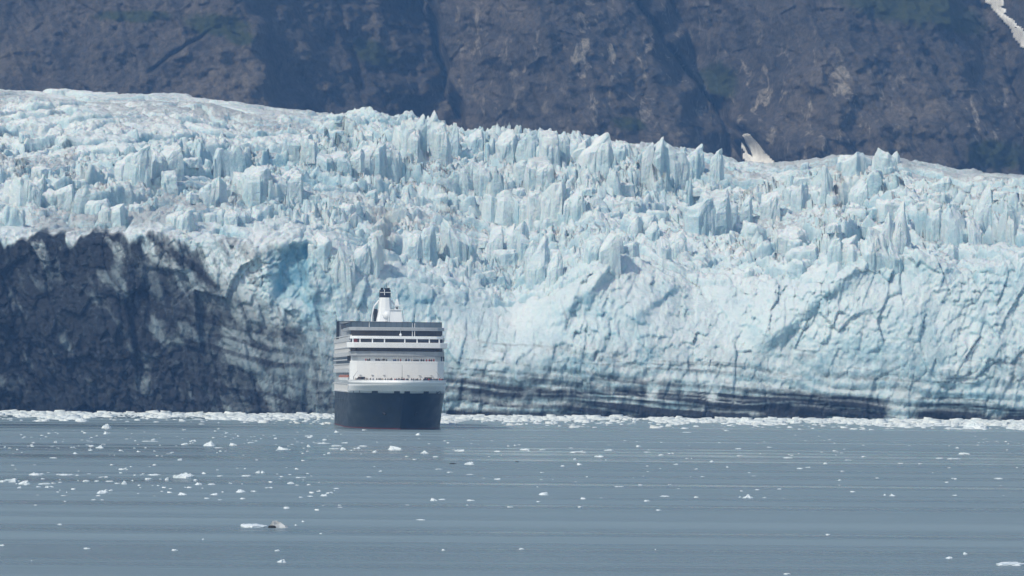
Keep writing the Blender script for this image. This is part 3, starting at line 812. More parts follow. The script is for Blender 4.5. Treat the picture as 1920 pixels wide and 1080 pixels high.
def build_seracs():
    rnd = random.Random(3)
    notable = [
        # px, top py, width, height, lean, sharp, label
        (798, 204, 44, 80, 0.25, 0.6, 'tall wedge serac, highest point of the mid crest'),
        (762, 224, 46, 60, 0.1, 0.4, None), (826, 226, 34, 70, -0.2, 0.5, None),
        (852, 230, 13, 50, 0.1, 0.7, 'thin upright ice spire on the crest'),
        (890, 239, 30, 40, 0.1, 0.5, None), (945, 238, 50, 55, 0.1, 0.35, None), (985, 241, 50, 60, 0.0, 0.2, None),
        (1035, 244, 56, 60, -0.1, 0.2, None), (1108, 246, 70, 70, 0.3, 0.45, 'broad slanting block on the crest'),
        (1160, 262, 30, 40, 0.0, 0.4, None), (1228, 254, 46, 80, 0.1, 0.25, None), (1262, 262, 36, 70, 0.0, 0.3, None),
        (1300, 268, 34, 60, 0.1, 0.3, None), (1342, 276, 24, 60, 0.0, 0.3, None),
        (1660, 277, 44, 40, 0.0, 0.5, None), (1600, 284, 60, 36, 0.1, 0.3, None),
        (1332, 352, 88, 100, 0.0, 0.15, 'large square block of cracked ice'),
        (1495, 342, 44, 50, 0.1, 0.1, None), (1846, 342, 30, 90, 0.25, 0.6, 'bright curved ice fin near the right edge'),
        (1676, 378, 54, 110, 0.3, 0.7, 'sharp leaning ice pinnacle'), (1552, 308, 18, 56, 0.0, 0.4, None), (1606, 330, 40, 60, 0.2, 0.6, None),
        (1768, 330, 34, 30, 0.0, 0.4, None), (1805, 380, 66, 90, -0.1, 0.6, None), (1740, 378, 50, 70, 0.2, 0.5, None), (1885, 384, 44, 70, 0.0, 0.5, None),
        (1444, 356, 36, 60, 0.1, 0.2, None), (1400, 362, 22, 66, 0.0, 0.4, None),
        (950, 356, 84, 70, 0.0, 0.1, None), (1035, 340, 60, 80, 0.0, 0.15, 'flat-faced slab of pale ice'), (998, 356, 44, 80, 0.0, 0.1, None), (1075, 350, 40, 70, 0.1, 0.3, None),
        (1130, 432, 60, 70, 0.15, 0.4, 'broad fractured block leaning over the face'), (1020, 440, 60, 100, -0.2, 0.7, None), (968, 412, 44, 70, 0.0, 0.5, None), (930, 420, 28, 60, 0.1, 0.5, None),
        (1205, 400, 56, 60, 0.2, 0.4, None), (1260, 430, 50, 60, 0.1, 0.4, None), (890, 300, 60, 60, 0.0, 0.4, None), (1000, 290, 70, 50, 0.1, 0.4, None),
        (720, 262, 60, 60, 0.0, 0.25, None), (680, 270, 50, 50, 0.1, 0.3, None), (625, 280, 60, 40, 0.0, 0.2, None), (560, 250, 60, 40, 0.0, 0.2, None),
        (470, 310, 70, 64, 0.0, 0.1, None), (535, 314, 60, 60, 0.0, 0.1, None), (400, 330, 56, 60, 0.0, 0.2, None), (310, 265, 60, 70, 0.0, 0.15, None), (250, 272, 60, 66, 0.1, 0.15, None),
        (445, 386, 60, 60, 0.0, 0.2, None), (340, 392, 60, 50, 0.0, 0.2, None), (210, 380, 60, 60, 0.1, 0.25, None), (110, 345, 70, 80, 0.1, 0.3, None), (40, 330, 60, 60, 0.0, 0.3, None), (20, 386, 60, 60, 0.0, 0.3, None),
        (600, 436, 40, 110, 0.0, 0.5, None), (640, 452, 44, 90, 0.1, 0.5, None), (480, 452, 40, 60, 0.1, 0.4, None), (690, 440, 50, 70, 0.0, 0.4, None), (790, 420, 70, 70, 0.1, 0.4, None), (860, 410, 60, 80, -0.3, 0.5, None),
        (1655, 425, 70, 90, -0.2, 0.6, None), (1580, 440, 60, 60, 0.1, 0.4, None), (1480, 420, 60, 50, 0.0, 0.4, None),
    ]
    for px, py, w, h, le, sh, lab in notable:
        if px < 620 and py > 340:
            h = min(h, 40); w *= 0.8
        h *= 0.95 if py < 290 else 0.85
        le *= 1.6
        if w < 40:
            serac(px, py, w, h, rnd, le, sh, lab)
            continue
        # the broad ones stand as a tight bundle of split slabs
        serac(px + 0.10 * w * (1 if le >= 0 else -1), py, w * 0.62, h, rnd, le, sh, lab)
        serac(px - 0.26 * w, py + h * rnd.uniform(0.08, 0.25), w * 0.46, h * 0.75, rnd, le * 0.5, sh)
        serac(px + 0.34 * w, py + h * rnd.uniform(0.12, 0.35), w * 0.40, h * 0.62, rnd, le * 0.5 - 0.1, sh)
    n = 0
    while n < 100:
        px = rnd.uniform(-20, 1940)
        r = np.interp(px, [p for p, _ in RIDGE], [q for _, q in RIDGE]); c = np.interp(px, [p for p, _ in CLIFF], [q for _, q in CLIFF])
        t = rnd.random() * 0.93
        py = r + (c - r) * t
        if (px < 620 and (t < 0.3 or t > 0.82)) or (1340 < px < 1480 and t < 0.2):
            continue
        k = (0.55 + 0.55 * t) * rnd.uniform(0.6, 1.25)
        serac(px, py - 4, 30 * k * rnd.uniform(0.6, 1.6), 19 * k * rnd.uniform(0.6, 1.4), rnd, rnd.uniform(-0.2, 0.35), rnd.uniform(0.1, 0.65))
        n += 1
build_seracs()

# ------------------------------------------------------------------ ship
SHIP_YAW = math.radians(3.7)
SHIP_AT = (-36.0, 1800.0, 0.0)
BEAM = 16.3

def hull_w(t, z):
    """half breadth t metres behind the stem at height z."""
    zz = min(max(z, -3.0), 15.1)
    t0 = 13.0 * max(0.0, 1 - zz / 15.1) ** 0.8
    tf = 42 + 36 * (1 - zz / 15.1) ** 0.8
    u = min(max((t - t0) / (tf - t0), 0.0), 1.0)
    k = max(0.0, zz / 15.1)
    w = BEAM * (1 - (1 - u) ** (2.05 + 0.5 * k)) ** (1.0 - 0.45 * k ** 1.3)
    if t > 190:
        w *= 1 - 0.22 * ((t - 190) / 47.0) ** 2
    return w

def stem_t(z):
    return 13.0 * max(0.0, 1 - min(max(z, -3), 15.1) / 15.1) ** 0.8

def hull_strip(z_levels, t_end, name, mat, parent, close_stern=True, thick=0.0):
    st = [0, 0.25, 0.8, 1.8, 3.2, 5, 7.5, 10.5, 14, 18, 23, 29, 36, 44, 54, 66, 80, 110, 150, 190, 203, 216, 228, 237]
    st = [s for s in st if s <= t_end]
    mb = MB(); L = []
    for z in z_levels:
        t0 = stem_t(z)
        row = []
        for s in st:
            t = t0 + (t_end - t0) * (s / t_end)
            row.append((hull_w(t, z), t, z))
        L.append(row)
    n = len(st); vs = []; fs = []
    for row in L:
        vs += [(-w, t, z) for w, t, z in reversed(row)] + [(w, t, z) for w, t, z in row[1:]]
    m = 2 * n - 1
    for k in range(len(L) - 1):
        for i in range(m - 1):
            fs.append((k * m + i, k * m + i + 1, (k + 1) * m + i + 1, (k + 1) * m + i))
        if close_stern:
            fs.append((k * m + m - 1, k * m, (k + 1) * m, (k + 1) * m + m - 1))
    mb.add(vs, fs)
    o = mb.build(name, mat, parent)
    if thick:
        md = o.modifiers.new('plate', 'SOLIDIFY'); md.thickness = thick; md.offset = -1
    o.data.polygons.foreach_set('use_smooth', np.ones(len(o.data.polygons), bool))
    return o

def plan(w, tf, tb, crown=2.0, corner=1.2, n=14):
    """plan outline with a bowed front and rounded corners, counter-clockwise from above."""
    pts = []
    for i in range(n + 1):
        x = -w + 2 * w * i / n
        k = abs(x) / w
        y = tf + crown * k ** 2.2
        if k > 0.93:
            x = math.copysign(w, x); y += corner
        pts.append((x, y))
    return pts + [(w, tb), (-w, tb)]

def front_y(w, tf, crown, x):
    return tf + crown * (abs(x) / w) ** 2.2

def build_ship():
    ship = empty('cruise_ship', SHIP_AT, SHIP_YAW)
    tag(ship, 'large navy and white cruise ship facing the viewer before the glacier', 'cruise ship')
    # --- hull
    hull = hull_strip([0.35, 2, 3.5, 5.5, 8, 10, 11, 12.1], 237, 'hull', M['navy'], ship)
    hull_strip([-2.5, -0.5, 0.35], 237, 'boot_topping', M['red'], hull)
    z = 9.2
    for sx in (-1, 1):
        ts_ = [60, 80, 110, 150, 190]
        vs, fs = [], []
        for t_ in ts_:
            w_ = hull_w(t_, z) - 0.05
            vs += [(sx * w_, t_, z), (sx * (w_ + 0.3), t_, z + 0.2), (sx * w_, t_, z + 0.5)]
        for i in range(len(ts_) - 1):
            k = 3 * i
            fs += [(k, k + 3, k + 4, k + 1), (k + 1, k + 4, k + 5, k + 2)]
        MB().add(vs, fs).build('rubbing_strake', M['navy'], hull)
    # main deck sheet closing the hull
    def deck_sheet(z, t_end, name, mat, parent, inset=0.2):
        ts = [stem_t(z) + 0.6 + k * (t_end - stem_t(z) - 0.6) / 30 for k in range(31)]
        left = [(-max(hull_w(t, z) - inset, 0.05), t) for t in ts]; right = [(max(hull_w(t, z) - inset, 0.05), t) for t in ts]
        mb = MB(); mb.prism(left[::-1] + right, z - 0.12, z)
        return mb.build(name, mat, parent)
    deck_sheet(12.1, 236, 'main_deck', M['grey'], ship, 0.3)
    # --- white bow plating with flare, and its upright rail
    bow = hull_strip([12.1, 13.1, 14.2, 15.1], 60, 'bow_plating', M['white'], ship, False, 0.3)
    hull_strip([15.1, 16.35], 60, 'bow_bulwark', M['white'], ship, False, 0.25)
    deck_sheet(15.5, 58, 'bow_deck', M['timber'], ship, 0.35)
    ts = [0.3, 1, 2, 4, 7, 11, 16, 22, 30, 40]
    path = [(-hull_w(t_, 16), t_) for t_ in reversed(ts)] + [(hull_w(t_, 16), t_) for t_ in ts]
    rings = [[(x * k, y, z) for k, z in ((1.01, 16.36), (1.01, 16.5), (0.975, 16.5), (0.975, 16.36))] for x, y in path]
    MB().loft(rings).build('cap_rail', M['white'], bow)
    def t_at(x, z):
        lo, hi = stem_t(z), 80.0
        for _ in range(40):
            md = (lo + hi) / 2
            if hull_w(md, z) < abs(x):
                lo = md
            else:
                hi = md
        return lo
    for x in (-14.3, -8.75, -1.7, 1.7, 8.4, 13.2):           # mooring ports under the white band; dark plugs paint their inner shade
        mb = MB(); q = []
        for dx in (-0.95, 0.95):
            for z in (12.05, 12.8):
                xx = x + dx
                q.append((xx, t_at(xx, z) - 0.12, z))
        a, b, c, d = q[0], q[2], q[3], q[1]
        back = [(p[0], p[1] + 0.5, p[2]) for p in (a, b, c, d)]
        mb.add([a, b, c, d] + back, [(0, 1, 2, 3), (4, 7, 6, 5), (0, 4, 5, 1), (1, 5, 6, 2), (2, 6, 7, 3), (3, 7, 4, 0)])
        mb.build('mooring_port', M['dark'], hull)
    for sx in (-1, 1):                                        # anchors in their pockets
        z = 6.2; x = sx * 6.0; t = t_at(x, z)
        mb = MB()
        mb.tube((x, t - 0.15, z + 1.1), (x - sx * 0.9, t_at(x - sx * 0.9, z - 1.2) - 0.2, z - 1.2), 0.28, 0.34, 8)
        e = Vector((x - sx * 0.9, t_at(x - sx * 0.9, z - 1.2) - 0.3, z - 1.2))
        mb.tube(e + Vector((-0.9, 0.1, 0.5)), e, 0.2, 0.34, 6).tube(e + Vector((0.9, 0.1, 0.5)), e, 0.2, 0.34, 6)
        mb.ball(e, 0.5, 0.4, 0.45)
        mb.build('anchor', M['dark'], hull)
        mb = MB(); rings = []
        for k, rr in ((0, 1.2), (1, 1.0)):
            ring = []
            for i in range(10):
                a = 2 * math.pi * i / 10
                xx = x + rr * math.cos(a) * 0.8; zz = z + 0.9 + rr * math.sin(a)
                ring.append((xx, t_at(xx, zz) - 0.06 - 0.05 * k, zz))
            rings.append(ring)
        mb.loft(rings).build('anchor_pocket', M['dark'], hull)

    # --- forward house
    def block(w, tf, tb, z0, z1, name, mat, crown=2.2, corner=1.2, parent=ship):
        mb = MB(); mb.prism(plan(w, tf, tb, crown, corner), z0, z1)
        o = mb.build(name, mat, parent)
        bv = o.modifiers.new('soft', 'BEVEL'); bv.width = 0.12; bv.segments = 2; bv.limit_method = 'ANGLE'
        return o
    front = block(16.0, 41.0, 52, 15.25, 22.05, 'front_wall', M['white'], 2.6, 2.2)
    pr = plan(16.0, 41.0, 52, 2.6, 2.2)[:-2]; n_ = len(pr)
    mb = MB(); inn = [(x * 0.985, y + 0.25) for x, y in pr]
    vs = [(x, y, z) for z in (22.05, 22.9) for x, y in pr] + [(x, y, z) for z in (22.05, 22.9) for x, y in inn]
    fs = []
    for i in range(n_ - 1):
        fs += [(i, i + 1, n_ + i + 1, n_ + i), (2 * n_ + i + 1, 2 * n_ + i, 3 * n_ + i, 3 * n_ + i + 1), (n_ + i, n_ + i + 1, 3 * n_ + i + 1, 3 * n_ + i)]
    mb.add(vs, fs).build('terrace_parapet', M['white'], front)
    for x in (-12.5, -8.5, -4.5, 3.6, 7.6, 11.6):             # small lamps over the deck
        y = front_y(16.0, 41.0, 2.6, x)
        MB().box(x - 0.35, x + 0.35, y - 0.35, y + 0.1, 18.0, 18.15).build('deck_lamp', M['grey'], front)
    block(15.4, 46.0, 53, 22.05, 24.6, 'terrace_back_wall', M['white'], 2.2)
    for x in [-15.6 + 31.2 * i / 6 for i in range(7)]:
        y = front_y(16.0, 41.0, 2.6, x) + 0.5 + (1.4 if abs(x) > 15 else 0)
        MB().tube((x, y, 22.9), (x, y, 24.6), 0.06, n=6).build('terrace_post', M['white'], front)
    for sx in (-1, 1):
        MB().box(sx * 15.95 - 0.9, sx * 15.95 + 0.3, 46.5, 47.6, 22.95, 24.55).build('side_opening', M['dark'], ship)  # solid dark block painted for the shade inside the opening
    block(16.2, 43.4, 54, 24.6, 26.2, 'shade_band', M['mid'], 2.2)  # this bulkhead's shade is put into its grey colour
    g = block(15.6, 45.6, 54, 26.2, 27.35, 'lower_bridge_window', M['glass'], 2.0)
    for x in [-13.8 + 27.6 * i / 11 for i in range(12)]:
        y = front_y(15.6, 45.6, 2.0, x)
        MB().box(x - 0.07, x + 0.07, y - 0.08, y + 0.2, 26.22, 27.33).build('window_post', M['dark'], g)
    # bridge with wings
    br = block(17.1, 42.2, 50.0, 27.35, 29.2, 'bridge_wing', M['white'], 1.8, 0.9)
    bw = block(15.6, 45.2, 54, 29.2, 30.45, 'bridge_window', M['glass'], 2.0)
    for x in (-15.0, -12.6, -8.4, -4.3, 2.6, 6.8, 11.0, 14.4):
        y = front_y(15.6, 45.2, 2.0, x)
        MB().box(x - 0.2, x + 0.2, y - 0.30, y + 0.2, 29.22, 30.43).build('window_post', M['white'], bw)
    block(15.9, 44.6, 56, 30.45, 31.4, 'bridge_roof', M['white'], 2.0)
    ln = block(15.7, 47.0, 60, 31.4, 33.25, 'lounge_window', M['glass'], 2.4)
    for x in [-13 + 26 * i / 9 for i in range(10)]:
        y = front_y(15.7, 47.0, 2.4, x)
        MB().box(x - 0.05, x + 0.05, y - 0.06, y + 0.2, 31.42, 33.23).build('window_post', M['dark'], ln)
    block(16.2, 45.8, 110, 33.25, 34.4, 'lounge_roof', M['mid'], 2.4)
    # red-brown panel seen through the bridge glass at the starboard end
    MB().box(-14.6, -12.8, 46.7, 46.9, 29.25, 30.4).build('bridge_panel', M['red'], bw)
    # --- wind screens round the open top deck, pane by pane
    x0 = -15.4; sc_n = 16
    for i in range(sc_n):
        a = x0 + i * 30.8 / sc_n; b = a + 30.8 / sc_n
        MB().box(a + 0.05, b - 0.05, 51.0, 51.08, 34.45, 36.14).build('wind_screen', M['screen'], ship)
        MB().box(a - 0.05, a + 0.05, 50.95, 51.15, 34.4, 36.14).build('screen_post', M['dark'], ship)
    MB().box(-15.5, 15.5, 50.95, 51.15, 36.15, 36.27).build('screen_beam', M['dark'], ship)
    for sx in (-1, 1):
        for i in range(20):
            a = 51.3 + i * 6; b = a + 6
            if i < 8:
                MB().box(sx * 15.45 - 0.04, sx * 15.45 + 0.04, a + 0.06, b - 0.06, 34.45, 36.08).build('wind_screen', M['screen'], ship)
            MB().box(sx * 15.45 - 0.08, sx * 15.45 + 0.08, a - 0.06, a + 0.06, 34.4, 36.08).build('screen_post', M['dark'], ship)
        MB().box(sx * 15.45 - 0.08, sx * 15.45 + 0.08, 51.2, 171, 36.1, 36.25).build('screen_beam', M['dark'], ship)
    # --- long accommodation block with decks on the sides
    MB().box(-15.2, 15.2, 50, 214, 12.15, 31.0).build('accommodation_block', M['mid'], ship)
    MB().box(-15.0, 15.0, 54, 200, 31.0, 33.2).build('upper_block', M['mid'], ship)
    def sbox(sx, a, b):
        return min(sx * a, sx * b), max(sx * a, sx * b)
    for sx in (-1, 1):
        for z in (12.15, 14.9, 18.9, 21.6, 23.1, 24.5, 27.3, 29.6, 31.4):
            MB().box(*sbox(sx, 15.1, 16.3), 50.2, 212, z, z + 0.4).build('side_deck', M['side'], ship)
        for z0, z1 in ((12.6, 14.8), (22.2, 23.0), (23.6, 24.4), (27.8, 29.5)):
            MB().box(*sbox(sx, 15.21, 15.3), 51, 211, z0, z1).build('side_window_band', M['glass'], ship)
        for z0 in (19.3, 24.9, 30.0):
            MB().box(*sbox(sx, 16.23, 16.31), 50.4, 211, z0, z0 + 0.95).build('balcony_rail', M['side'], ship)
        for i in range(21):                                   # promenade pillars
            MB().box(*sbox(sx, 15.9, 16.25), 51 + i * 7.5, 51.35 + i * 7.5, 12.55, 14.9).build('deck_pillar', M['white'], ship)
        for i in range(19):
            MB().box(*sbox(sx, 15.25, 16.25), 51 + i * 8.4, 51.3 + i * 8.4, 27.7, 29.6).build('deck_pillar', M['white'], ship)
    # cabin doors and balcony partitions, too small to tell apart one by one
    cd, bp = MB(), MB()
    for sx in (-1, 1):
        for z0, h_ in ((19.3, 1.9), (24.9, 1.9), (30.0, 1.0)):
            for i in range(38):
                y = 51.8 + i * 4.2
                cd.box(*sbox(sx, 15.2, 15.29), y, y + 2.6, z0, z0 + h_)
                bp.box(*sbox(sx, 15.2, 16.2), y - 0.8, y - 0.6, z0, z0 + h_ + 0.35)
    cd.build('cabin_door', M['glass'], ship)['kind'] = 'stuff'
    bp.build('balcony_partition', M['white'], ship)['kind'] = 'stuff'
    # open deck houses on top
    MB().box(-14.5, -9, 74, 110, 33.3, 36.4).build('deck_house', M['mid'], ship)
    MB().box(-9.5, 7, 110, 150, 33.3, 37.0).build('deck_house', M['mid'], ship)
    MB().box(-16.0, -3.0, 158, 186, 31.2, 37.2).build('deck_house', M['mid'], ship)
    for y in (157.6, 164, 172, 180):
        MB().box(-16.35, -16.05, y, y + 0.5, 31.0, 37.5).build('screen_post', M['dark'], ship)
    MB().box(-16.35, 3.0, 157.2, 157.6, 37.25, 37.5).build('screen_beam', M['dark'], ship)
    # --- funnel
    fn = MB(); rings = []
    for z, w, a, b in ((33.5, 3.9, 118, 132), (38, 3.2, 119, 131), (42, 2.45, 120, 130), (45.6, 2.08, 120.6, 129)):
        ring = []
        for i in range(16):
            th = 2 * math.pi * i / 16
            cx, sy = math.cos(th), math.sin(th)
            ring.append((-1.0 + w * math.copysign(abs(cx) ** 0.5, cx), (a + b) / 2 + (b - a) / 2 * math.copysign(abs(sy) ** 0.6, sy), z))
        rings.append(ring)
    funnel = fn.loft(rings).build('funnel', M['white'], ship, False)
    rings = [[(-1.0 + (p[0] + 1.0) * k, p[1], z) for p in rings[-1]] for z, k in ((45.62, 0.98), (47.0, 0.96), (48.3, 0.94))]
    top = MB().loft(rings).build('funnel_top', M['funnel_blue'], funnel)
    for x, y, h in ((-2.2, 122.5, 49.0), (-1.0, 121.8, 48.9), (0.2, 122.5, 49.0), (-2.0, 126, 49.1), (0.0, 126, 49.1)):
        MB().tube((x, y, 48.2), (x, y, h), 0.42, 0.42, 10).build('exhaust_pipe', M['dark'], top)
    MB().tube((-0.6, 121, 48.2), (-0.6, 121, 50.9), 0.10, 0.06, 6).build('antenna', M['dark'], top)
    MB().tube((-1.35, 120.2, 46.4), (-1.35, 120.2, 48.4), 0.13, n=6).box(-2.9, 0.9, 120.35, 120.45, 47.3, 47.5).build('funnel_rail', M['white'], top)
    for sx in (-1, 1):
        mb = MB(); c = -1.0
        pts = [(c + sx * 5.0, 123, 33.4), (c + sx * 4.5, 123, 39.5), (c + sx * 3.9, 123, 42.4), (c + sx * 2.2, 123, 44.6)]
        for p, q in zip(pts[:-1], pts[1:]):
            mb.tube(p, q, 0.30, 0.30, 8)
        mb.build('funnel_stay', M['white'], funnel)
        MB().box(min(c + sx * 2.8, c + sx * 3.9), max(c + sx * 2.8, c + sx * 3.9), 121.5, 128, 33.3, 41.5).build('vent_louvre', M['dark'], funnel)
    dome = MB(); dome.ball((-0.6, 112, 39.2), 1.7, 1.7, 1.7, 14, 9)
    dome.tube((-0.6, 112, 36.9), (-0.6, 112, 38.2), 0.8, 0.8, 10)
    dome.build('satellite_dome', M['white'], ship, True)
    # --- radar mast
    mb = MB(); rings = []
    for z, w, d in ((34.4, 2.2, 2.4), (38, 2.0, 2.0), (40.6, 1.8, 1.6)):
        rings.append([(0.9 - w, 78 - d, z), (0.9 + w, 78 - d, z), (0.9 + w, 78 + d, z), (0.9 - w, 78 + d, z)])
    mast = mb.loft(rings).build('radar_mast', M['white'], ship)
    MB().box(-1.3, 3.2, 76, 80, 40.6, 40.85).build('mast_platform', M['white'], mast)
    mb = MB()
    for x in (-1.2, 0.2, 1.7, 3.1):
        mb.tube((x, 76.1, 40.8), (x, 76.1, 41.7), 0.05, n=5)
    mb.tube((-1.2, 76.1, 41.7), (3.1, 76.1, 41.7), 0.05, n=5).build('platform_rail', M['white'], mast)
    MB().loft([[(1.2 - w, 77.5 - w, z), (1.2 + w, 77.5 - w, z), (1.2 + w, 77.5 + w, z), (1.2 - w, 77.5 + w, z)] for z, w in ((40.8, 0.75), (43.2, 0.6), (44.4, 0.35))]).build('upper_mast', M['white'], mast)
    MB().tube((1.25, 77.5, 44.3), (1.25, 77.5, 46.8), 0.12, 0.07, 6).build('antenna', M['white'], mast)
    MB().box(-0.2, 2.6, 76.2, 76.6, 42.2, 42.45).build('radar_scanner', M['white'], mast)
    MB().box(0.9, 1.5, 76.55, 76.76, 41.1, 41.8).box(0.7, 1.2, 75.9, 76.3, 35.9, 36.9).build('mast_hatch', M['dark'], mast)
    for x in (-1.9, 3.9):
        MB().tube((x, 78, 34.4), (x * 0.75 + 0.2, 78, 40.7), 0.12, n=6).build('mast_stay', M['white'], mast)
    # small signal masts above the lounge
    for x, z0, z1 in ((5.2, 31.4, 35.9), (6.0, 31.4, 36.0), (1.2, 31.4, 33.4), (-9.5, 34.4, 36.0)):
        MB().tube((x, 46.4, z0), (x, 46.4, z1), 0.12, 0.08, 6).build('signal_mast', M['white'], ship)
    MB().ball((1.2, 46.2, 31.9), 0.45, 0.45, 0.5).build('searchlight', M['white'], ship)
    # --- bow fittings
    MB().tube((0.4, 14, 15.2), (0.4, 14, 21.6), 0.13, 0.07, 8).box(0.0, 0.8, 13.9, 14.1, 17.3, 17.5).build('foremast', M['grey'], ship)
    for x in (-12.6, 9.8):
        MB().box(x - 0.9, x + 0.9, 27.5, 29.5, 15.22, 16.9).tube((x - 1.2, 28.5, 17.0), (x + 1.2, 28.5, 17.0), 0.5, 0.5, 10).build('mooring_winch', M['dark'], ship)
    for x, s in ((-15.0, 1), (14.3, -1)):
        MB().tube((x, 36, 15.3), (x, 36, 17.6), 0.14, n=6).tube((x, 36, 17.5), (x + s * 1.3, 36, 19.4), 0.10, 0.06, 6).build('davit', M['grey'], ship)
    return ship, t_at
SHIP, T_AT = build_ship()

def ship_point(x, y, z):
    c, s = math.cos(SHIP_YAW), math.sin(SHIP_YAW)
    return (SHIP_AT[0] + x * c - y * s, SHIP_AT[1] + x * s + y * c, SHIP_AT[2] + z)

# ------------------------------------------------------------------ lifeboats hanging on the starboard side
def build_lifeboats():
    names = ['white lifeboat with dull orange canopy, nearest the bow', 'white lifeboat with dull orange canopy, second from the bow',
             'white lifeboat with dull orange canopy, third from the bow', 'white lifeboat with dull orange canopy, nearest the stern']
    def boat_meshes():
        lo, hi = [], []
        for z, w, l in ((0.0, 0.3, 3.6), (0.8, 0.8, 4.4), (1.8, 0.95, 4.8)):
            lo.append([(w * math.copysign(abs(math.cos(a)) ** 0.8, math.cos(a)), l * math.sin(a), z) for a in [2 * math.pi * i / 16 for i in range(16)]])
        for z, w, l in ((1.81, 0.92, 4.7), (2.3, 0.8, 3.9), (2.7, 0.5, 2.6)):
            hi.append([(w * math.copysign(abs(math.cos(a)) ** 0.8, math.cos(a)), l * math.sin(a), z) for a in [2 * math.pi * i / 16 for i in range(16)]])
        return MB().loft(lo), MB().loft(hi)
    for i, lab in enumerate(names):
        r = empty('lifeboat', ship_point(-16.1, 66 + i * 22, 15.4), SHIP_YAW)
        tag(r, lab, 'lifeboat', 'lifeboats along the ship side')
        a, b = boat_meshes()
        a.build('boat_hull', M['white'], r); b.build('canopy', M['orange'], r)
        for y in (-3, 3):
            MB().tube((0.9, y, 2.2), (0.9, y, 3.5), 0.1, n=6).build('hoist', M['grey'], r)
build_lifeboats()

# ------------------------------------------------------------------ passengers
def person_mesh(pose, name):
    bm_v = [(0, 0, 0.95, .15), (0, 0, 1.15, .14), (0, 0, 1.36, .165), (0, 0, 1.47, .07), (0, 0, 1.56, .085), (0, -.01, 1.66, .095), (0, 0, 1.72, .06)]
    e = [(0, 1), (1, 2), (2, 3), (3, 4), (4, 5), (5, 6)]
    for sx in (-1, 1):
        k = len(bm_v)
        bm_v += [(sx * .10, 0, .88, .10), (sx * .11, -.01, .48, .07), (sx * .11, .01, .09, .05), (sx * .12, -.12, .04, .045)]
        e += [(0, k), (k, k + 1), (k + 1, k + 2), (k + 2, k + 3)]
        k = len(bm_v)
        if pose == 0:
            bm_v += [(sx * .21, 0, 1.36, .07), (sx * .25, .02, 1.10, .05), (sx * .25, -.08, .86, .04), (sx * .24, -.11, .77, .04)]
        else:
            bm_v += [(sx * .21, 0, 1.36, .07), (sx * .25, -.10, 1.14, .05), (sx * .12, -.26, 1.36, .04), (sx * .06, -.28, 1.50, .04)]
        e += [(2, k), (k, k + 1), (k + 1, k + 2), (k + 2, k + 3)]
    me = bpy.data.meshes.new(name)
    me.from_pydata([v[:3] for v in bm_v], e, [])
    o = bpy.data.objects.new(name, me); COL.objects.link(o)
    md = o.modifiers.new('skin', 'SKIN')
    for i, v in enumerate(bm_v):
        me.skin_vertices[0].data[i].radius = (v[3], v[3])
    me.skin_vertices[0].data[0].use_root = True
    dg = bpy.context.evaluated_depsgraph_get()
    out = bpy.data.meshes.new_from_object(o.evaluated_get(dg))
    bpy.data.objects.remove(o)
    out.name = name
    return out

M['skin'] = plain('skin', (0.42, 0.27, 0.20), 0.6, 0, 0.1, 5)
M['trousers'] = plain('dark_trousers', (0.03, 0.035, 0.05), 0.8, 0, 0.15, 4)

def build_people():
    rnd = random.Random(8)
    protos = {}
    for pose in (0, 1):
        base = person_mesh(pose, 'person')
        for key in ('cloth_dark', 'cloth_red', 'cloth_blue', 'cloth_tan'):
            me = base.copy()
            me.materials.clear()
            for mm in (M['trousers'], M[key], M['skin']):
                me.materials.append(mm)
            for p in me.polygons:
                z = p.center.z
                p.material_index = 0 if z < 0.9 else (2 if z > 1.50 else 1)
                p.use_smooth = True
            protos[pose, key] = me
    words = {'cloth_dark': 'dark clothes', 'cloth_red': 'a red jacket', 'cloth_blue': 'a blue jacket', 'cloth_tan': 'tan clothes'}
    def put(x, y, z, where, group):
        key = rnd.choices(list(words), (0.6, 0.14, 0.14, 0.12))[0]
        o = bpy.data.objects.new('person', protos[rnd.choice((0, 0, 1)), key])
        COL.objects.link(o)
        o.location = ship_point(x, y, z)
        o.rotation_euler = (0, 0, SHIP_YAW + rnd.uniform(-0.6, 0.6))
        o.scale = [rnd.uniform(0.94, 1.06)] * 3
        tag(o, 'passenger in ' + words[key] + ' standing ' + where, 'person', group)
    n = 0; x = -15.2
    spans = [(-15.3, -13.4), (-12.6, -9.2), (-8.6, -3.2), (-2.6, 2.2), (3.2, 6.4), (7.6, 12.2), (12.8, 15.2)]
    for a, b in spans:
        x = a
        while x < b:
            t = T_AT(x, 16.0) + 0.9 + rnd.uniform(0, 0.8)
            put(x * 0.965, t, 15.5, 'at the bow rail', 'passengers along the bow rail')
            x += rnd.uniform(0.42, 0.95)
    for a, b in ((-10.6, -8.6), (-7.2, -3.6), (-1.2, 1.6), (3.0, 4.2), (5.0, 7.6), (8.2, 9.4), (10.0, 13.2)):
        x = a
        while x < b:
            put(x, front_y(16.0, 41.0, 2.6, x) + 0.9, 22.05, 'on the terrace above the white front wall', 'passengers on the upper terrace')
            x += rnd.uniform(0.5, 0.95)
build_people()

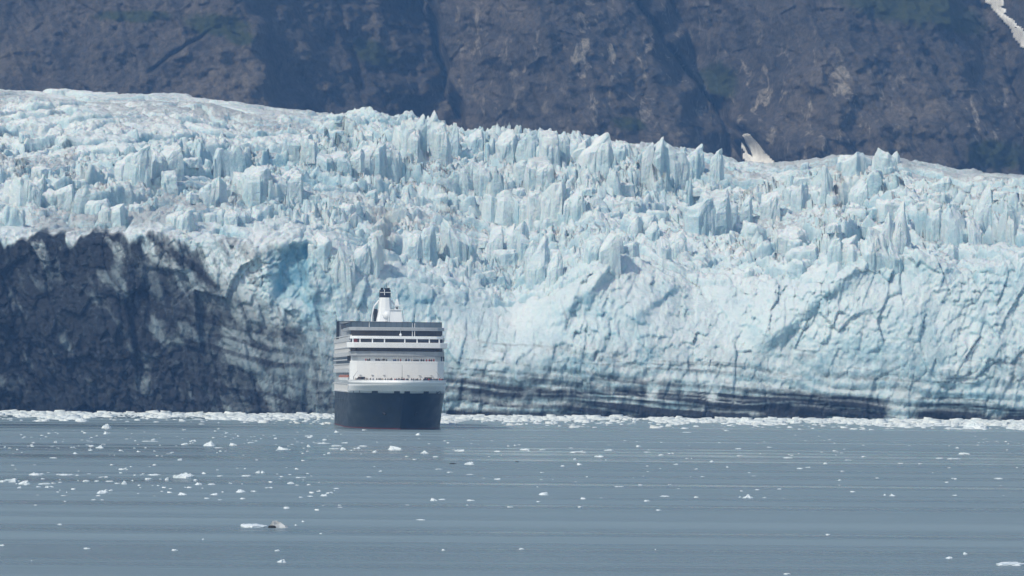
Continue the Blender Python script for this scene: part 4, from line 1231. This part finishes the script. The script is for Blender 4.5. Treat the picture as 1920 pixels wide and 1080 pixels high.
# ------------------------------------------------------------------ floating ice
def floe_mesh(rnd, kind):
    """low uneven raft of ice: rings of jittered points with lumps; unit size 1 x 1 x 1, waterline at z = 0."""
    n = 12; rings = []
    prof = {'flat': ((0.92, -0.25), (1.0, 0.0), (0.96, 0.45), (0.7, 0.72), (0.3, 0.85)), 'lump': ((0.9, -0.2), (1.0, 0.0), (0.86, 0.35), (0.55, 0.75), (0.22, 0.98)),
            'horn': ((0.95, -0.2), (1.0, 0.0), (0.9, 0.22), (0.5, 0.45), (0.16, 0.98))}[kind]
    rad = [rnd.uniform(0.62, 1.08) for _ in range(n)]
    ox = rnd.uniform(-0.25, 0.25)
    for k, (r, z) in enumerate(prof):
        ring = []
        for i in range(n):
            a = 2 * math.pi * i / n
            q = 0.5 * r * rad[i] * rnd.uniform(0.9, 1.1)
            zz = z * (rnd.uniform(0.6, 1.15) if k >= 2 else 1)
            ring.append((q * math.cos(a) + ox * max(0, k - 2) * 0.5, q * math.sin(a), zz))
        rings.append(ring)
    return MB().loft(rings)

FLOES = [  # px, py of the waterline, width, height in photo pixels, kind
    (200, 803, 20, 11, 'lump'), (199, 814, 10, 7, 'lump'), (337, 863, 12, 5, 'lump'), (313, 900, 12, 7, 'lump'), (193, 925, 32, 8, 'lump'), (18, 904, 37, 10, 'flat'), (47, 908, 25, 9, 'lump'),
    (69, 891, 33, 6, 'flat'), (86, 908, 28, 4, 'flat'), (93, 914, 18, 4, 'flat'), (124, 891, 32, 4, 'flat'), (162, 903, 15, 5, 'flat'), (182, 903, 12, 4, 'flat'), (207, 903, 17, 3, 'flat'), (233, 908, 13, 9, 'lump'),
    (220, 907, 13, 3, 'flat'), (195, 895, 20, 3, 'flat'), (231, 881, 25, 5, 'flat'), (279, 899, 20, 5, 'flat'), (290, 891, 30, 4, 'flat'), (344, 928, 20, 6, 'lump'), (402, 928, 18, 5, 'lump'), (452, 923, 19, 7, 'lump'),
    (475, 922, 13, 4, 'flat'), (545, 907, 17, 5, 'lump'), (505, 915, 17, 3, 'flat'), (607, 930, 17, 5, 'lump'), (618, 925, 15, 4, 'flat'), (582, 931, 13, 3, 'flat'), (397, 909, 17, 4, 'flat'), (373, 909, 15, 6, 'lump'),
    (463, 893, 20, 4, 'flat'), (413, 893, 17, 3, 'flat'), (483, 887, 12, 6, 'lump'), (493, 887, 9, 6, 'lump'), (562, 896, 22, 3, 'flat'), (437, 835, 20, 6, 'lump'), (348, 834, 17, 5, 'flat'), (362, 828, 15, 4, 'flat'),
    (410, 840, 25, 2, 'flat'), (280, 828, 37, 3, 'flat'), (470, 831, 15, 4, 'flat'), (605, 832, 32, 3, 'flat'), (630, 837, 24, 5, 'flat'), (628, 842, 25, 3, 'flat'), (579, 838, 9, 6, 'lump'), (580, 818, 17, 3, 'flat'),
    (172, 837, 13, 4, 'flat'), (188, 840, 20, 7, 'horn'), (100, 859, 17, 3, 'flat'), (163, 1029, 15, 3, 'flat'), (328, 1032, 13, 3, 'flat'), (521, 1033, 12, 3, 'flat'), (527, 1054, 20, 7, 'lump'), (5, 1023, 10, 2, 'flat'),
    (683, 807, 13, 3, 'flat'), (784, 816, 12, 6, 'lump'), (647, 831, 15, 3, 'flat'), (644, 843, 15, 6, 'lump'), (672, 841, 10, 4, 'lump'), (680, 837, 20, 3, 'flat'), (703, 848, 12, 5, 'lump'), (795, 850, 18, 7, 'horn'),
    (863, 846, 25, 6, 'flat'), (933, 847, 15, 3, 'flat'), (985, 844, 22, 5, 'flat'), (1017, 844, 15, 3, 'flat'), (1124, 857, 19, 5, 'flat'), (1142, 845, 20, 4, 'flat'), (1197, 838, 10, 5, 'flat'),
    (933, 899, 18, 4, 'flat'), (813, 939, 18, 7, 'lump'), (882, 939, 18, 4, 'flat'), (1010, 941, 10, 3, 'flat'), (1087, 872, 13, 5, 'lump'), (1246, 931, 22, 3, 'flat'), (1213, 940, 12, 4, 'flat'), (789, 975, 20, 3, 'flat'),
    (1160, 913, 20, 3, 'flat'), (817, 857, 15, 3, 'flat'), (843, 886, 15, 2, 'flat'), (823, 880, 16, 2, 'flat'), (882, 890, 15, 2, 'flat'), (1240, 854, 12, 4, 'flat'), (1258, 851, 13, 3, 'flat'), (1213, 848, 16, 2, 'flat'),
    (778, 862, 10, 3, 'flat'), (978, 1030, 12, 2, 'flat'), (1235, 957, 12, 3, 'flat'), (1087, 951, 10, 2, 'flat'), (1659, 929, 7, 4, 'lump'), (1787, 861, 30, 4, 'flat'), (1762, 860, 18, 3, 'flat'), (1477, 859, 25, 3, 'flat'),
    (1387, 855, 15, 3, 'flat'), (1384, 842, 12, 3, 'flat'), (1872, 898, 19, 4, 'flat'), (1780, 1047, 18, 5, 'lump'), (1810, 1039, 10, 5, 'lump'), (1475, 1077, 18, 3, 'flat'), (1500, 879, 15, 3, 'flat'), (1515, 877, 10, 3, 'flat'),
    (1590, 863, 16, 2, 'flat'), (1690, 869, 20, 2, 'flat'), (1619, 857, 12, 3, 'flat'), (1306, 880, 8, 3, 'flat'), (1288, 811, 20, 2, 'flat'), (1362, 808, 12, 3, 'flat'), (1552, 1003, 10, 2, 'flat'), (1790, 929, 12, 2, 'flat'),
    (1443, 839, 12, 2, 'flat'), (1547, 870, 10, 4, 'lump'), (1725, 870, 10, 3, 'flat'),
]
SPECIAL = [  # floes one can single out
    (343, 896, 42, 13, 'flat', 'thick flat-topped white berg, largest in the left ice patch'),
    (393, 836, 30, 10, 'lump', 'ragged white floe with a raised middle, in the far left patch'),
    (530, 843, 28, 8, 'horn', 'white floe with a small peak, left of the ship\'s bow'),
    (740, 843, 35, 9, 'lump', 'largest white floe in the water just below the ship\'s bow'),
    (880, 871, 28, 7, 'lump', 'whale-backed white floe beside a dark one, right of the ship'),
    (1085, 849, 33, 4, 'flat', 'long thin white floe right of the ship, in the middle of the frame'),
    (1018, 928, 26, 7, 'lump', 'low double-humped white floe in the centre foreground'),
    (1402, 934, 25, 9, 'horn', 'white floe with one upright horn, like a swan'),
    (1673, 930, 13, 6, 'horn', 'small pointed white floe in the right middle water'),
    (1807, 852, 25, 5, 'flat', 'bright slab floe near the right edge, above a long thin one'),
    (1895, 1059, 78, 8, 'flat', 'long knobbly ice raft at the lower right corner'),
    (476, 988, 66, 9, 'flat', 'long low white floe in the left foreground'),
    (1830, 804, 58, 19, 'lump', 'big snowy mound in the ice band at the far right'),
    (1397, 791, 36, 11, 'lump', 'rounded white mound in the ice band right of centre'),
    (1485, 792, 26, 9, 'lump', 'smaller white mound in the ice band, beside the debris layers'),
    (1084, 787, 24, 8, 'lump', 'low white mound in the ice band just right of the ship'),
    (152, 790, 30, 8, 'lump', 'low white mound in the ice band below the dark wall'),
]

def place_floe(me, px, py, w, h, rnd, mat_kind=None):
    x, d = on_water(px, py)
    sc = FPX / d
    wm = w / sc
    dm = wm * rnd.uniform(0.7, 1.3)
    o = bpy.data.objects.new('ice_floe', me)
    COL.objects.link(o)
    o.location = (x, d, 0.0)
    o.scale = (wm * 0.95, dm, max(0.75 * h / sc, 0.16))
    o.rotation_euler = (0, 0, rnd.choice((0, math.pi)) + rnd.uniform(-0.35, 0.35))
    return o

def build_floes():
    rnd = random.Random(21)
    lib = {}
    for k in ('flat', 'lump', 'horn'):
        lib[k] = []
        for i in range(7):
            me = floe_mesh(rnd, k).mesh('ice_floe'); me.materials.append(M['floe']); lib[k].append(me)
    for px, py, w, h, k, lab in SPECIAL:
        # larger floes get their own finer mesh
        mb = floe_mesh(rnd, k)
        me = mb.mesh('ice_floe'); me.materials.append(M['floe'])
        bm = bmesh.new(); bm.from_mesh(me)
        bmesh.ops.subdivide_edges(bm, edges=bm.edges, cuts=2, use_grid_fill=True)
        for v in bm.verts:
            if v.co.z > 0.05:
                v.co.z += rnd.uniform(-0.10, 0.10); v.co.x += rnd.uniform(-0.015, 0.015); v.co.y += rnd.uniform(-0.015, 0.015)
        bm.to_mesh(me); bm.free()
        o = place_floe(me, px, py, w, h, rnd)
        tag(o, lab, 'ice floe', 'ice adrift in front of the glacier')
    # dirty ice with a dark stone beside the long foreground floe
    x, d = on_water(524, 989)
    r = empty('ice_floe', (x, d, 0), 0.1)
    tag(r, 'dirty grey floe with a dark stone in it, in the left foreground', 'ice floe', 'ice adrift in front of the glacier')
    me = floe_mesh(rnd, 'lump').mesh('ice_body'); me.materials.append(M['dirty_ice'])
    o = bpy.data.objects.new('ice_body', me); COL.objects.link(o); o.parent = r; o.scale = (2.9, 2.6, 0.75)
    MB().ball((-0.95, -1.25, 0.1), 0.5, 0.35, 0.22, 7, 5).build('stone', M['rock_dark'], r)
    for px, py, w, h, lab in ((850, 870, 17, 3, 'dark stone-laden floe just left of the whale-backed white one'), (969, 866, 9, 2, 'small dark stone-laden floe right of the whale-backed white one')):
        me = floe_mesh(rnd, 'flat').mesh('ice_floe'); me.materials.append(M['rock_dark'])
        tag(place_floe(me, px, py, w, h, rnd), lab, 'ice floe', 'ice adrift in front of the glacier')

    def where(px, py, w, h):
        size = 'wide' if w >= 18 else ('little' if w < 7 else 'small')
        side = 'left of the ship' if px < 600 else ('around the ship\'s bow' if px < 900 else ('right of the ship' if px < 1400 else 'far right of the ship'))
        row = 'in the distant water' if py < 870 else ('in the middle water' if py < 960 else 'in the near water')
        form = 'rounded' if h > 0.33 * w else 'flat'
        return f'{size} {form} white floe {row} {side}', f'white floes {row} {side}'
    items = list(FLOES)
    while len(items) < 282:
        z = rnd.random()
        if z < 0.40:
            px, py = rnd.uniform(0, 640), rnd.triangular(800, 860, 830)
        elif z < 0.62:
            px, py = rnd.uniform(0, 640), rnd.triangular(870, 935, 900)
        elif z < 0.74:
            px, py = rnd.uniform(640, 1300), rnd.triangular(812, 900, 845)
        elif z < 0.90:
            px, py = rnd.uniform(1000, 1920), rnd.triangular(805, 950, 855)
        else:
            px, py = rnd.uniform(0, 1920), rnd.uniform(930, 1075)
        w = rnd.choice((3, 4, 4, 5, 6, 6, 8, 10))
        items.append((px, py, w, w * rnd.uniform(0.2, 0.5), rnd.choice(('flat', 'flat', 'lump'))))
    made = {}
    for px, py, w, h, k in items:
        o = place_floe(rnd.choice(lib[k]), px, py, w, h, rnd)
        lab, grp = where(px, py, w, h)
        tag(o, lab, 'ice floe', grp)
        made.setdefault(lab, []).append((px, o))
    nth = ['leftmost', 'second', 'third', 'fourth', 'fifth', 'sixth', 'seventh', 'eighth', 'ninth', 'tenth', 'eleventh', 'twelfth', 'thirteenth', 'fourteenth', 'fifteenth', 'sixteenth']
    for lab, lst in made.items():
        if 1 < len(lst) <= 16 and not lab.startswith('little'):
            for i, (_, o) in enumerate(sorted(lst, key=lambda q: q[0])):
                o['label'] = (nth[i] + (' ' if i == 0 else ' from left, ') + lab)
build_floes()

def build_brash():
    """the crowded band of brash ice at the foot of the glacier: thousands of small pieces, one object."""
    n = 75000
    py = 776 + 28 * RNG.beta(1.0, 3.4, n)
    px = RNG.uniform(-60, 1980, n)
    py = py + 0.0087 * (px - 960) + 2.0
    a, b = ray(px, py)
    d = EYE / -b
    ok = (d < G_Y0 - 2) & (d > 1500)
    clump = vnoise(px / 60.0, py / 5.0, 601) + 0.5 * vnoise(px / 17.0, py / 2.0, 602)
    t = (py - (776 + 0.0087 * (px - 960))) / 30
    ok &= (clump > -1.0 + 2.5 * t) | (RNG.random(n) < 0.04)
    # keep the ship's own water clear
    ok &= RNG.random(n) < 0.85
    ok &= ~((px > 618) & (px < 838) & (d < 2060))
    X = (a * d)[ok]; Y = d[ok]
    n2 = 520
    sx_ = np.where(RNG.random(n2) < 0.62, RNG.uniform(0, 640, n2), RNG.uniform(640, 1920, n2))
    sy_ = np.where(RNG.random(n2) < 0.6, RNG.triangular(798, 832, 870, n2), RNG.triangular(865, 900, 960, n2))
    a2, b2 = ray(sx_, sy_); d2 = EYE / -b2
    k2 = (vnoise(sx_ / 45.0, sy_ / 9.0, 603) > -0.05) & ~((sx_ > 615) & (sx_ < 840) & (sy_ < 814))
    n_near = len(X)
    X = np.concatenate([X, (a2 * d2)[k2]]); Y = np.concatenate([Y, d2[k2]]); m = len(X)
    w = RNG.gamma(1.5, 0.30, m) + 0.22
    w[n_near:] = RNG.uniform(0.12, 0.38, m - n_near)
    h = w * RNG.uniform(0.25, 0.75, m)
    # a thin fringe of larger fallen blocks right at the wall
    ang = RNG.uniform(-0.5, 0.5, m)
    sq = np.array([(-1, -1, 0), (1, -1, 0), (1, 1, 0), (-1, 1, 0)], float) * 0.8
    low = np.concatenate([sq + [0, 0, -0.3], sq * 0.7 + [0, 0, 0.8]])
    V = np.repeat(low[None], m, 0)
    V = V * (1 + 0.35 * RNG.uniform(-1, 1, V.shape)) + 0.15 * RNG.uniform(-1, 1, V.shape)
    c, s = np.cos(ang)[:, None], np.sin(ang)[:, None]
    x = (V[..., 0] * c - V[..., 1] * s) * w[:, None] * 1.35; y = (V[..., 0] * s + V[..., 1] * c) * w[:, None] * 1.6
    z = V[..., 2] * h[:, None]
    P = np.stack([x + X[:, None], y + Y[:, None], z], -1).reshape(-1, 3)
    F = np.array([(0, 1, 5, 4), (1, 2, 6, 5), (2, 3, 7, 6), (3, 0, 4, 7), (4, 5, 6, 7)])
    faces = (F[None] + (np.arange(m) * 8)[:, None, None]).reshape(-1, 4)
    me = mesh_np('brash_ice', P, faces)
    o = link_mesh('brash_ice', me, M['floe'])
    tag(o, 'white brash ice crowded along the foot of the glacier and crumbs adrift', 'brash ice', kind='stuff')
build_brash()

# ------------------------------------------------------------------ smoke over the funnel
def build_smoke():
    mb = MB(); rings = []
    for k in range(9):
        z = 48.9 + k * 3.6
        r = 1.1 + 0.62 * k
        cx = -1.0 - 0.1 * k + 0.5 * math.sin(k * 1.3)
        rings.append([(cx + r * math.cos(2 * math.pi * i / 12) * (1 + 0.12 * math.sin(3 * i + k)), 124 + k * 0.9 + r * math.sin(2 * math.pi * i / 12), z) for i in range(12)])
    m = bpy.data.materials.new('funnel_smoke'); m.use_nodes = True
    t = m.node_tree; t.nodes.clear()
    out = t.nodes.new('ShaderNodeOutputMaterial'); pv = t.nodes.new('ShaderNodeVolumePrincipled')
    pv.inputs['Color'].default_value = (0.66, 0.66, 0.62, 1)
    pv.inputs['Density'].default_value = 0.04
    t.links.new(pv.outputs[0], out.inputs['Volume'])
    o = mb.loft(rings).build('smoke', m, None)
    o.location = SHIP_AT; o.rotation_euler = (0, 0, SHIP_YAW)
    tag(o, 'thin grey brown smoke drifting up from the ship\'s funnel', 'smoke', kind='stuff')
build_smoke()

# ------------------------------------------------------------------ haze
def build_haze():
    m = bpy.data.materials.new('haze_air'); m.use_nodes = True
    t = m.node_tree; t.nodes.clear()
    out = t.nodes.new('ShaderNodeOutputMaterial'); pv = t.nodes.new('ShaderNodeVolumePrincipled')
    pv.inputs['Color'].default_value = (0.20, 0.46, 1.0, 1)
    pv.inputs['Absorption Color'].default_value = (1, 1, 1, 1)
    pv.inputs['Density'].default_value = 0.000095
    pv.inputs['Anisotropy'].default_value = 0.0
    t.links.new(pv.outputs[0], out.inputs['Volume'])
    o = MB().box(-3300, 3300, -700, 6200, -32, 900).build('haze', m)
    tag(o, 'pale blue haze in the air over the bay', 'haze', kind='stuff')
build_haze()
